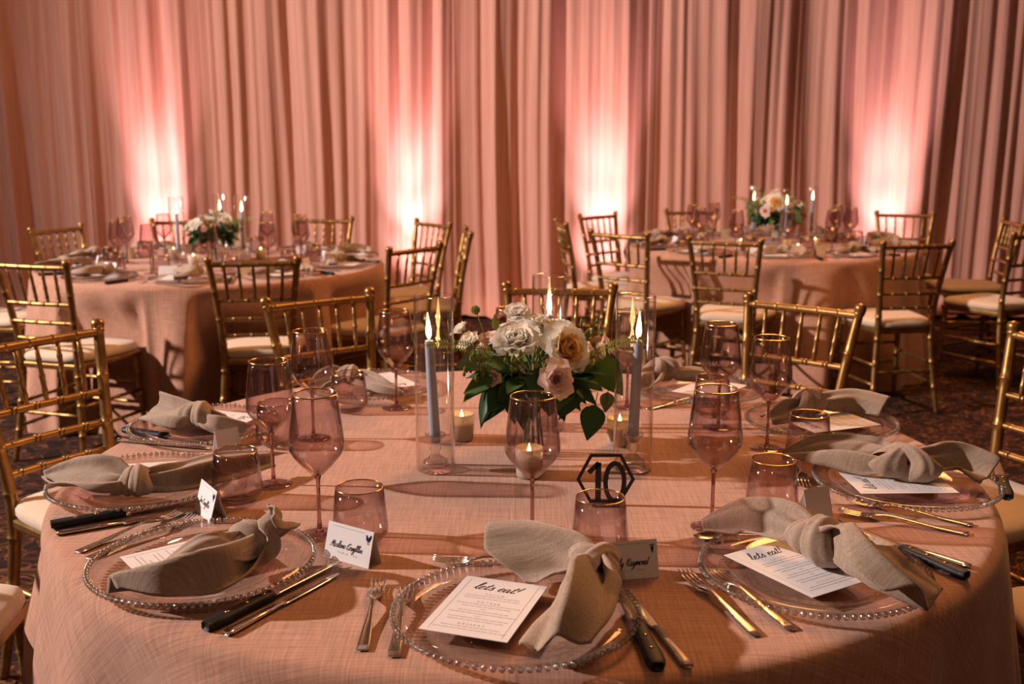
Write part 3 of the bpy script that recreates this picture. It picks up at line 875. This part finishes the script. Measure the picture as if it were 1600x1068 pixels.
nap(7, (1262, 628, .812), dict(p=[(1235, 636, .806), (1215, 645, .798), (1198, 652, .792)], w=[.018, .032, .032, .022], fold=.014, tw=(.4, .3)),
       dict(p=[(1295, 621, .814), (1335, 620, .812), (1382, 634, .800)], w=[.018, .040, .044, .042], fold=.012, tw=(-.6, -.5)), 19, kr=.032)
nap(8, (1412, 722, .814), dict(p=[(1350, 710, .814), (1285, 705, .808), (1222, 712, .792)], w=[.020, .050, .044, .012], fold=.014, roll=1, tw=(.8, .4), arch=.010),
       dict(p=[(1460, 718, .812), (1500, 718, .808), (1548, 738, .794)], w=[.018, .032, .042, .048], fold=.012, tw=(-.6, -.4)), 23, kr=.034, kw=.042, tilt=.9)
nap(9, (1280, 842, .820), dict(p=[(1225, 820, .820), (1165, 808, .810), (1098, 818, .786)], w=[.022, .042, .040, .010], fold=.014, roll=1, tw=(.7, .4), arch=.012),
       dict(p=[(1325, 858, .826), (1378, 898, .816), (1452, 938, .800)], w=[.026, .046, .052, .036], fold=.034, sl=-.25, tw=(.8, -.1), arch=.016), 29, kr=.040, kw=.042, tilt=.3)

# cutlery measured from the photograph: handle end, tip
def cpx(kind, e, t, label):
    return cutlery(kind, at(*e, TH), at(*t, TH), label, GN)
cpx('fork', (567, 1018), (593, 908), 'outer dinner fork left of the front centre charger')
cpx('fork', (616, 1028), (640, 898), 'inner dinner fork touching the rim of the front centre charger')
cpx('steak', (1028, 1050), (985, 960), 'steak knife with black handle beside the front centre charger')
cpx('knife', (1076, 1045), (992, 945), 'plain steel dinner knife right of the front centre charger')
cpx('steak', (321, 987), (524, 887), 'steak knife with black handle beside the front left charger')
cpx('knife', (353, 994), (533, 897), 'plain steel dinner knife nearest the front left charger card')
cpx('fork', (122, 864), (276, 806), 'outer dinner fork under the front left charger rim')
cpx('fork', (138, 874), (310, 808), 'inner dinner fork under the front left charger rim')
cpx('steak', (80, 826), (330, 784), 'steak knife with black handle beside the left charger')
cpx('knife', (88, 836), (348, 795), 'plain steel dinner knife beside the left charger')
cpx('steak', (194, 676), (345, 698), 'steak knife with black handle beside the rear left charger')
cpx('knife', (186, 689), (340, 704), 'plain steel dinner knife beside the rear left charger')
cpx('fork', (1519, 822), (1322, 785), 'upper dinner fork between the two right chargers')
cpx('fork', (1513, 836), (1335, 806), 'lower dinner fork between the two right chargers')
cpx('fork', (1183, 995), (1056, 887), 'outer dinner fork left of the front right charger')
cpx('fork', (1238, 986), (1076, 872), 'inner dinner fork left of the front right charger')
cpx('knife', (1515, 888), (1395, 851), 'gold-lit dinner knife right of the front right charger')
cpx('steak', (1510, 906), (1380, 850), 'steak knife with black handle in shade right of the front right charger')
cpx('steak', (1573, 783), (1552, 702), 'steak knife with black handle over the table edge at right')
cpx('fork', (1012, 640), (1075, 628), 'dinner fork left of the back right charger')
cpx('dfork', (890, 882), (735, 880), 'dessert fork above the front centre charger')
cpx('spoon', (1230, 838), (1085, 845), 'dessert spoon above the front right charger')
cpx('dfork', (1243, 714), (1258, 765), 'dessert fork above the right charger')

# place cards
def pc(bl, br, label, name=None, emblem=None, off=.016):
    a, b = at(*bl, TH), at(*br, TH); x = (b - a).normalized(); n_ = Vector((x.y, -x.x, 0))
    c = (a + b) / 2 - n_ * off
    return place_card(c, x, label, GN, name, emblem, w=min(.095, (b - a).length))
pc((503, 868), (578, 890), 'white tent card with navy hen emblem near the front left charger', 'Marlene Coughlin', 'hen')
pc((944, 909), (1030, 901), 'tent card with carrot emblem half behind the front centre napkin', 'Emily Raymond', 'carrot')
pc((304, 796), (328, 818), 'small bright tent card beyond the front left charger forks', 'Jim Coughlin', 'hen')
pc((343, 716), (379, 708), 'tent card beside the left setting wine glass')
pc((1282, 800), (1243, 808), 'tent card seen from behind beside the right tumbler')
# ------------------------------------------------------------------ table number
t = thing('table_number', 'black hexagon table number stand reading 10', 'table number', (.171, 1.835, TH + .0006), 0)
hx = [(-.0535, .0485), (-.0285, .0965), (.0285, .0965), (.0535, .0485), (.0285, .003), (-.0285, .003)]
inn = [(-.0470, .0485), (-.0252, .0912), (.0252, .0912), (.0470, .0485), (.0252, .0085), (-.0252, .0085)]
mb = MB()
for y0, y1 in ((-.002, .002),):
    for k in range(6):
        a, b, c, d = hx[k], hx[(k + 1) % 6], inn[(k + 1) % 6], inn[k]
        q = [(a[0], y0, a[1]), (b[0], y0, b[1]), (c[0], y0, c[1]), (d[0], y0, d[1]), (a[0], y1, a[1]), (b[0], y1, b[1]), (c[0], y1, c[1]), (d[0], y1, d[1])]
        mb.add(q, [(0, 3, 2, 1), (4, 5, 6, 7), (0, 1, 5, 4), (2, 3, 7, 6)])
mb.build('hexagon_frame', M['black'], t, False)
def xz_strip(pts, w, y0=-.002, y1=.002):
    m = MB(); rows = [[], [], [], []]
    for i, p in enumerate(pts):
        a = Vector(pts[max(i - 1, 0)]); b = Vector(pts[min(i + 1, len(pts) - 1)]); d = (b - a).normalized(); n_ = Vector((-d.y, d.x)) * w
        for r_, (s, y) in enumerate(((1, y0), (-1, y0), (-1, y1), (1, y1))):
            rows[r_].append((p[0] + s * n_.x, y, p[1] + s * n_.y))
    m.grid(rows + [rows[0]]); return m
m = xz_strip([(-.0135, .0795), (-.0135, .0045)], .0052)
m.v += []
m2 = xz_strip([(-.0310, .0610), (-.0125, .0790)], .0042); m.add(m2.v, m2.f)
m.build('digit_one', M['black'], t, False)
e = [(.0170 + .0170 * math.cos(a), .0430 + .0355 * math.sin(a)) for a in [2 * math.pi * k / 40 for k in range(41)]]
xz_strip(e, .0042).build('digit_zero', M['black'], t, False)
bevel(MB().box((0, 0, .003), (.050, .030, .006)).build('foot', M['black'], t, False), .001)

# ------------------------------------------------------------------ candles
cyl_m = MB().lathe([(.0005, .0005), (.036, .0005), (.0395, .003), (.0395, .355), (.0388, .3565), (.0378, .355), (.0378, .009), (.034, .008), (.0005, .008)], 40).mesh('glass_cylinder', M['clear'])
hold_m = MB().lathe([(.0005, .0), (.026, .0), (.028, .004), (.024, .012), (.011, .020), (.008, .028), (.013, .036), (.009, .043), (.012, .05), (.021, .062), (.0215, .067), (.0125, .0655), (.0118, .050), (.0005, .049)], 20).mesh('candle_holder', M['crystal'])
taper_m = MB().lathe([(.0005, 0), (.0112, 0), (.0112, .02), (.0092, .205), (.0080, .2095), (.0005, .2075)], 20).mesh('wax', M['candle'])
wick_m = MB().tube([(0, 0, .206), (.0006, 0, .213), (.0012, 0, .219)], .0008, 6).mesh('wick', M['wick'])
flame_m = MB().lathe([(.0003, .211), (.0036, .216), (.0058, .224), (.0054, .233), (.0036, .245), (.0016, .257), (.0003, .266)], 14).mesh('flame', M['flame'])
def candle(x, y, table, pos, lean=(0, 0), light=True, rz=0):
    ca = tag(obj('glass_cylinder', cyl_m, None, (x, y, TH + .0006)), 'tall clear glass cylinder around the %s candle on the %s' % (pos, table), 'glass cylinder', 'hurricane cylinders')
    tag(obj('candle_holder', hold_m, None, (x, y, TH + .0092), rz), 'crystal candle holder under the %s candle on the %s' % (pos, table), 'candle holder', 'crystal candle holders')
    t = thing('taper_candle', 'dusty blue taper candle burning in the %s cylinder on the %s' % (pos, table), 'candle', (x, y, TH + .0092 + .0485), 0, 'dusty blue taper candles')
    t.rotation_euler = (lean[1], lean[0], 0)
    w = obj('wax', taper_m, t); obj('wick', wick_m, w); obj('flame', flame_m, w)
    if light:
        l = bpy.data.lights.new('candle_light', 'POINT'); l.energy = .75; l.color = (1, .55, .22); l.shadow_soft_size = .006
        o = bpy.data.objects.new('candle_light', l); COL.objects.link(o); o.parent = t; o.location = (0, 0, .232)
vot_m = MB().lathe([(.0005, .0005), (.0235, .0005), (.026, .003), (.0285, .060), (.0275, .0605), (.0250, .008), (.0005, .008)], 24).mesh('holder', M['mercury'])
vwax_m = MB().lathe([(.0005, .0085), (.0235, .0085), (.0250, .040), (.0005, .039)], 24).mesh('wax', M['wax'])
vfl_m = MB().lathe([(.0003, .040), (.0030, .044), (.0044, .050), (.0030, .058), (.0003, .068)], 12).mesh('flame', M['flame'])
def votive(x, y, label, light=True, s=1.0):
    t = thing('votive_candle', label, 'votive candle', (x, y, TH + .0006), 0, 'mercury glass votives'); t.scale = (s, s, s)
    obj('holder', vot_m, t); w = obj('wax', vwax_m, t); obj('flame', vfl_m, w)
    if light:
        l = bpy.data.lights.new('votive_light', 'POINT'); l.energy = .30; l.color = (1, .5, .18); l.shadow_soft_size = .005
        o = bpy.data.objects.new('votive_light', l); COL.objects.link(o); o.parent = t; o.location = (0, 0, .054)
NT = 'nearest table'
candle(-.155, 2.045, NT, 'left', (-.045, 0))
candle(.245, 2.050, NT, 'right', (.030, 0))
candle(.085, 2.360, NT, 'rear', (0, 0))
votive(-.112, 2.262, 'silver votive beside the left candle of the nearest table')
votive(.034, 2.000, 'votive glowing behind the front wine glass of the nearest table')
votive(.236, 2.225, 'votive beside the right candle of the nearest table')

# ------------------------------------------------------------------ flowers
def petal(mb, base, az, openang, h, w, cup, seed, ruf=.0, mi=0):
    rnd = random.Random(seed); n = 5; rows = []
    ca, sa = math.cos(az), math.sin(az); ph = rnd.uniform(0, 6)
    for i in range(n + 1):
        t = i / n; r_ = []
        for j in range(6):
            v = -1 + 2 * j / 5
            ww = w * math.sin(math.pi * (.14 + .60 * t)) * v
            bend = openang * (t ** 1.2)
            rad = h * (math.sin(bend) * t) + cup * (1 - v * v) * math.sin(math.pi * t) * .9
            z = h * t * math.cos(bend * .9) - .10 * h * v * v * t + ruf * math.sin(5 * v + ph) * t
            rad += ruf * math.cos(6 * v + ph) * t
            r_.append((base[0] * ca + rad * ca - ww * sa, base[0] * sa + rad * sa + ww * ca, base[1] + z))
        rows.append(r_)
    mb.grid(rows, mi)
def bloom(seed, R, kind):
    """open flower around the local +z axis, R = outer radius"""
    rnd = random.Random(seed); mb = MB()
    n = {'rose': 30, 'peony': 46, 'ran': 30, 'lis': 16, 'small': 15}[kind]
    for k in range(n):
        q = k / (n - 1); az = k * 2.399963 + rnd.uniform(-.2, .2)
        op = (.12 + 1.15 * q ** 1.3) if kind == 'rose' else (.06 + .98 * q ** 1.2)
        if kind == 'lis': op = .35 + .75 * q
        h = R * (.62 + .42 * q) * rnd.uniform(.92, 1.08) * (1 if kind != 'peony' else 1.0)
        w = R * (.26 + .42 * q) * (1 if kind == 'rose' else .95)
        inner = 1 if (kind in ('rose',) and q < .62) else 0
        petal(mb, (R * .04 + R * .14 * q, -R * .25 * q), az, op, h, w, R * (.20 - .06 * q), seed * 100 + k, R * (.035 if kind == 'peony' else .02) * (.5 + q), inner)
    mb.lathe([(R * .02, -R * .42), (R * .20, -R * .34), (R * .30, -R * .16), (R * .22, 0)], 10, mi=2)
    if kind == 'lis':
        for k in range(12):
            a = k * 2.4; r = R * .10 * math.sqrt(k / 3 + .3)
            mb.lathe([(R * .045, 0), (R * .05, R * .08), (.0003, R * .12)], 6, (r * math.cos(a), r * math.sin(a), R * .28), 3)
    return mb
def leaf_mesh(name, L, W, mat_, tip=1.3, bendz=.18, n=8):
    rows = []
    for i in range(n + 1):
        t = i / n
        w = W * (math.sin(math.pi * t ** .75) ** .9 if t < 1 else 0) * (1 - .35 * t ** tip) + .0004
        z = -bendz * L * t * t
        rows.append([(-w, L * t, z + .22 * w), (-w * .5, L * t, z + .07 * w), (0, L * t, z - .04 * w), (w * .5, L * t, z + .07 * w), (w, L * t, z + .22 * w)])
    mb = MB().grid(rows); mb.tube([(0, -.35 * L, .0), (0, 0, -.0006), (0, L * .55, -bendz * L * .3 - .0008)], [.0009, .0009, .0004], 5)
    return mb.mesh(name, mat_)
LEAF = [leaf_mesh('leaf', .070, .027, M['leaf_d']), leaf_mesh('leaf', .060, .020, M['leaf_m']), leaf_mesh('leaf', .045, .018, M['leaf_g'], 1, .1),
        leaf_mesh('leaf', .082, .022, M['leaf_d'], 1.2, .25), leaf_mesh('leaf', .038, .010, M['leaf_l'], 1, .1), leaf_mesh('leaf', .11, .034, M['leaf_m'], 1.4, .2)]
def orient(o, pos, d, roll=0):
    d = Vector(d).normalized()
    o.location = pos; q = d.to_track_quat('Z', 'Y')
    o.rotation_euler = (q.to_matrix() @ Matrix.Rotation(roll, 3, 'Z')).to_euler()
def orient_leaf(o, pos, d, up=(0, 0, 1), s=1.0):
    y = Vector(d).normalized(); z = Vector(up); z = z - y * z.dot(y)
    z = z.normalized() if z.length > 1e-3 else Vector((1, 0, 0)); x = y.cross(z)
    mt = Matrix(((x.x, y.x, z.x), (x.y, y.y, z.y), (x.z, y.z, z.z)))
    o.location = pos; o.rotation_euler = mt.to_euler(); o.scale = (s, s, s)

FC = Vector((.045, 2.150, 0))            # bouquet foot on the table
FH = Vector((.045, 2.150, 1.015))        # gathered stem neck
BM = {}
def bloom_obj(parent, kind, seed, R, mats, px, py, y, facing):
    key = (kind, seed, R)
    if key not in BM: BM[key] = bloom(seed, R, kind).mesh(kind + '_bloom', mats)
    nm = {'rose': 'garden_rose', 'peony': 'peony', 'ran': 'ranunculus', 'lis': 'lisianthus', 'small': 'small_bloom'}[kind]
    p = aty(px, py, y) - Vector((FC.x, FC.y, TH + .0006))
    o = obj(nm, BM[key], parent); orient(o, p, facing, seed)
    o.rotation_euler = o.rotation_euler
    return p
def arrangement(label, loc, rz):
    t = thing('flower_arrangement', label, 'flowers', loc, rz, 'flower centrepieces')
    W = [M['petal_w'], M['petal_w'], M['stem'], M['petal_c']]; Yl = [M['petal_w'], M['petal_y'], M['stem'], M['petal_c']]; Pk = [M['petal_p'], M['petal_p'], M['stem'], M['petal_c']]
    heads = []
    spec = [('peony', 1, .050, W, 809, 538, 2.10, (-.15, -.55, .8)), ('rose', 2, .050, Yl, 880, 546, 2.06, (.55, -.8, .35)),
            ('lis', 3, .036, Pk, 868, 592, 1.99, (.1, -.95, .15)), ('ran', 4, .029, W, 808, 492, 2.16, (0, -.5, .9)),
            ('small', 5, .024, W, 733, 534, 2.12, (-.5, -.5, .7)), ('small', 6, .027, Pk, 766, 533, 2.13, (-.3, -.3, .9)),
            ('small', 7, .025, W, 790, 516, 2.18, (-.2, .1, 1)), ('ran', 8, .026, W, 852, 512, 2.17, (.1, -.4, .9)),
            ('small', 9, .020, W, 873, 507, 2.20, (.2, 0, 1)), ('small', 10, .017, Pk, 915, 546, 2.10, (.4, -.6, .5)),
            ('small', 11, .018, Pk, 935, 548, 2.09, (.8, -.5, .3)), ('small', 12, .015, Pk, 944, 533, 2.12, (.8, -.2, .6)),
            ('small', 13, .018, Pk, 773, 590, 2.05, (-.4, -.9, .1)), ('ran', 4, .026, W, 845, 535, 2.22, (0, .5, .9)),
            ('peony', 1, .043, W, 812, 530, 2.26, (-.3, .8, .6)), ('rose', 2, .044, Yl, 880, 540, 2.27, (.4, .8, .6)), ('small', 6, .024, Pk, 760, 545, 2.24, (-.6, .6, .4)),
            ('small', 7, .025, W, 835, 505, 2.14, (0, -.4, 1)), ('small', 5, .021, W, 700 + 20, 516, 2.14, (-.7, 0, .8))]
    for s in spec: heads.append(bloom_obj(t, *s))
    neck = Vector((0, 0, .150))
    # stems gather through the neck and fan out in the vase
    mb = MB(); rnd = random.Random(3)
    for h in heads:
        a = rnd.uniform(0, 6.28); f = Vector((.022 * math.cos(a), .022 * math.sin(a), .012))
        mb.tube(catmull([f, neck * .95 + f * .25, neck + Vector((0, 0, .03)) + (h - neck) * .35, h - Vector((0, 0, .012))], 5), .0016, 5)
    mb.build('stems', M['stem'], t)
    # green pod on a wiry stem, fern frond, bud sprays
    pod = aty(743, 484, 2.13) - Vector((FC.x, FC.y, TH + .0006))
    mb = MB()
    for k in range(60):
        z = 1 - 2 * (k + .5) / 60; a = k * 2.4; r = math.sqrt(1 - z * z); d = Vector((r * math.cos(a), r * math.sin(a), z))
        mb.tube([pod + d * .006, pod + d * .0105], [.0016, .0005], 4)
    mb.lathe([(.0003, -.008), (.006, -.005), (.008, 0), (.006, .005), (.0003, .008)], 10, pod)
    mb.tube(catmull([pod, pod + Vector((.012, -.01, -.03)), pod + Vector((.035, .0, -.085)), neck], 6), .0011, 5)
    mb.build('seed_pod', M['leaf_l'], t)
    def frond(pts, n, ll, mt):
        P = catmull([p - Vector((FC.x, FC.y, TH + .0006)) for p in pts], 10); m = MB(); m.tube(P, .0008, 5)
        for k in range(n):
            q = (k + 1) / (n + 1); p = P[int(q * (len(P) - 1))]; d = (P[min(int(q * (len(P) - 1)) + 1, len(P) - 1)] - P[max(int(q * (len(P) - 1)) - 1, 0)]).normalized()
            for s in (-1, 1):
                sd = (Vector((0, -.25 * s, 1.0 * s)) + d * .35).normalized(); l_ = ll * (1 - .75 * q) + .003
                nn = sd.cross(d).normalized()
                m.add([p, p + sd * l_ * .5 + d * l_ * .22, p + sd * l_, p + sd * l_ * .5 - d * l_ * .22], [(0, 1, 2, 3)])
        m.build('fern_frond', mt, t)
    frond([aty(770, 560, 2.10), aty(740, 543, 2.05), aty(700, 537, 1.99), aty(664, 539, 1.965)], 26, .019, M['leaf_l'])
    frond([aty(920, 560, 2.06), aty(950, 542, 2.01), aty(985, 530, 1.985), aty(1010, 534, 1.98)], 20, .018, M['leaf_l'])
    def sprig(a, b, n, seed):
        r = random.Random(seed); P = catmull([neck + Vector((FC.x, FC.y, TH)), a, b], 8); P = [p - Vector((FC.x, FC.y, TH + .0006)) for p in P]
        m = MB(); m.tube(P, .0010, 5)
        for k in range(n):
            p = P[int(len(P) * (.45 + .5 * k / n))] + Vector((r.uniform(-.016, .016), r.uniform(-.012, .012), r.uniform(-.008, .018)))
            R_ = r.uniform(.0032, .0055); m.lathe([(.0003, -R_ * 1.5), (R_ * .8, -R_ * .7), (R_, 0), (R_ * .6, R_), (.0003, R_ * 1.6)], 7, p)
        m.build('bud_sprig', M['leaf_l'], t)
    sprig(aty(895, 540, 2.10), aty(938, 495, 2.10), 8, 1); sprig(aty(900, 545, 2.08), aty(950, 512, 2.06), 7, 2)
    sprig(aty(760, 570, 2.05), aty(735, 560, 2.00), 12, 3); sprig(aty(810, 575, 2.04), aty(800, 560, 2.00), 14, 4); sprig(aty(850, 575, 2.03), aty(842, 552, 2.00), 12, 5)
    sprig(aty(760, 590, 2.05), aty(728, 590, 2.02), 10, 6)
    # leaves: a skirt of greens, then the named large ones
    r = random.Random(11)
    for k in range(210):
        a = r.uniform(0, 6.28); el = r.uniform(-.55, .75); rr = r.uniform(.03, .105)
        d = Vector((math.cos(a) * math.cos(el), math.sin(a) * math.cos(el), math.sin(el)))
        p = neck + Vector((d.x * rr * 1.5, d.y * rr * 1.1, .022 + d.z * rr * .55))
        li = r.choice([0, 0, 1, 1, 3, 3, 2, 0, 4])
        if abs(p.x + d.x * .09) > .150: continue
        o = obj('leaf', LEAF[li], t); orient_leaf(o, p, d + Vector((r.uniform(-.4, .4), r.uniform(-.4, .4), -.25)), Vector((r.uniform(-.5, .5), r.uniform(-.9, .1), 1)), r.uniform(.75, 1.2))
    B = Vector((FC.x, FC.y, TH + .0006))
    for (ax, ay, ay_), (bx, by, by_), li, s, up in [
        ((930, 632, 2.06), (918, 688, 2.03), 0, 1.05, (0, -1, .25)), ((890, 585, 2.06), (842 + 20, 650, 2.02), 5, .85, (.3, -1, .2)),
        ((905, 600, 2.08), (875, 668, 2.03), 3, 1.0, (.4, -1, .1)), ((950, 612, 2.08), (945, 650, 2.07), 2, .95, (0, -1, .2)),
        ((815, 600, 2.04), (765, 645, 2.02), 3, 1.0, (-.4, -1, .2)), ((800, 590, 2.04), (800, 655, 2.02), 0, 1.1, (-.2, -1, .2)),
        ((770, 590, 2.04), (720, 612, 2.02), 1, 1.1, (-.3, -.8, .6)), ((760, 560, 2.06), (700, 575, 2.03), 2, 1.5, (-.3, -.9, .5)),
        ((930, 560, 2.10), (965, 600, 2.11), 5, 1.0, (.2, -1, .4)), ((775, 515, 2.12), (772, 485, 2.11), 4, .9, (0, -1, 0)),
        ((840, 575, 2.03), (842, 632, 2.01), 0, 1.0, (0, -1, .1)), ((900, 575, 2.06), (955, 618, 2.05), 1, 1.2, (.2, -1, .4)), ((745, 600, 2.06), (715, 640, 2.05), 4, 1.2, (0, -1, .3))]:
        a = aty(ax, ay, ay_) - B; b = aty(bx, by, by_) - B
        o = obj('leaf', LEAF[li], t); orient_leaf(o, a, b - a, up, s)
    # glass vase on a dark footed ring
    MB().lathe([(.0005, .002), (.030, .002), (.034, .006), (.040, .05), (.036, .10), (.030, .125), (.034, .150), (.0325, .150), (.0285, .125), (.0345, .10), (.0385, .05), (.032, .009), (.0005, .009)], 32).build('vase', M['clear'], t)
    return t
fa = arrangement('ivory and cream rose bouquet with greenery centred on the nearest table', (FC.x, FC.y, TH + .0006), 0)
c_ = aty(335, 412, 5.72)
copy_tree(fa, (c_.x, 5.72, TH + .0006), 2.2, 'white bouquet with trailing greens on the left rear table').scale = (.9, .9, .9)
c_ = aty(1213, 380, 6.78)
copy_tree(fa, (c_.x, 6.78, TH + .0006), -.9, 'cream and yellow bouquet with dark greens on the right rear table').scale = (1.08, 1.08, 1.08)

# ------------------------------------------------------------------ rear tables
def gen_napkin(seed):
    mb = MB(); K = Vector((.03, .03, TH + .05)); r = random.Random(seed)
    tail(mb, [K, K + Vector((-.05, .02, 0)), K + Vector((-.10, .03, -.005)), K + Vector((-.155, .02 + r.uniform(-.04, .04), -.015))], [.018, .038, .045, .03], seed, .018)
    tail(mb, [K, K + Vector((.03, -.04, .0)), K + Vector((.05, -.09, -.01)), K + Vector((.04 + r.uniform(-.05, .05), -.14, -.02))], [.018, .034, .042, .034], seed + 1, .020)
    knot(mb, K, (-.7, .5, 0), .030, .034, seed, .5)
    mb.v = [(x, y, z - TH) for x, y, z in mb.v]
    return mb.mesh('napkin', M['napkin'])
NAPS = [gen_napkin(s) for s in (41, 52, 63)]
POS = {-90: 'front centre', -54: 'front right', -18: 'right', 18: 'rear right', 54: 'back right', 90: 'back', 126: 'back left', 162: 'rear left', 198: 'left', 234: 'front left'}
def rear_table(c, nm, off, seed, skip=()):
    r = random.Random(seed); G = 'place settings on the ' + nm
    for k, (a, pn) in enumerate(POS.items()):
        an = math.radians(a + off); ou = Vector((math.cos(an), math.sin(an), 0)); i = -ou; rt = Vector((i.y, -i.x, 0))
        p = c + ou * .745; s = '%s seat of the %s' % (pn, nm)
        charger(p, 'glass charger at the ' + s, G)
        o = obj('napkin', NAPS[k % 3], None, (p.x, p.y, TH), math.atan2(i.y, i.x) - math.pi / 2 + r.uniform(-.9, .6)); tag(o, 'knotted taupe napkin at the ' + s, 'napkin', G)
        menu(Vector((p.x, p.y, TH + .0195)) - rt * .04, rt, 'white menu card at the ' + s, G)
        w = p + i * .26 + rt * .06; wine_glass(w, 'mauve wine glass at the ' + s, G)
        w = p + i * .235 + rt * .165; tumbler(w, 'short mauve tumbler at the ' + s, G)
        q = p + rt * .200 - i * .13
        cutlery('steak', q, q + i, 'steak knife with black handle at the ' + s, G)
        if a in (-90, -54, 234, -18, 198):
            q = p - rt * .200 - i * .06; cutlery('fork', q, q + i, 'dinner fork at the ' + s, G)
        q = p + i * .165 - rt * .12
        place_card(q, rt, 'white tent card at the ' + s, G)
rear_table(TL, 'left rear table', 6, 1)
rear_table(TRR, 'right rear table', -8, 2)
for nm, pts, vt in (('left rear table', (('left', (280, 408), 5.70), ('right', (381, 400), 5.86), ('rear', (347, 398), 6.0)), ((272, 405), (303, 416), (408, 405))),
                    ('right rear table', (('left', (1175, 386), 6.98), ('front', (1226, 392), 6.50), ('right', (1266, 384), 7.02)), ((1230, 390), (1246, 399), (1273, 388), (1157, 390)))):
    for pos, (px, py), yy in pts:
        p = aty(px, py, yy); candle(p.x, yy, nm, pos, (0, 0), False)
    for k, (px, py) in enumerate(vt):
        p = at(px, py, TH)
        votive(p.x, p.y, '%s glowing votive from the left on the %s' % (('first', 'second', 'third', 'fourth')[k], nm) if nm[0] == 'l' else '%s votive among the glasses on the %s' % (('left middle', 'right middle', 'rightmost', 'leftmost')[k], nm), False)
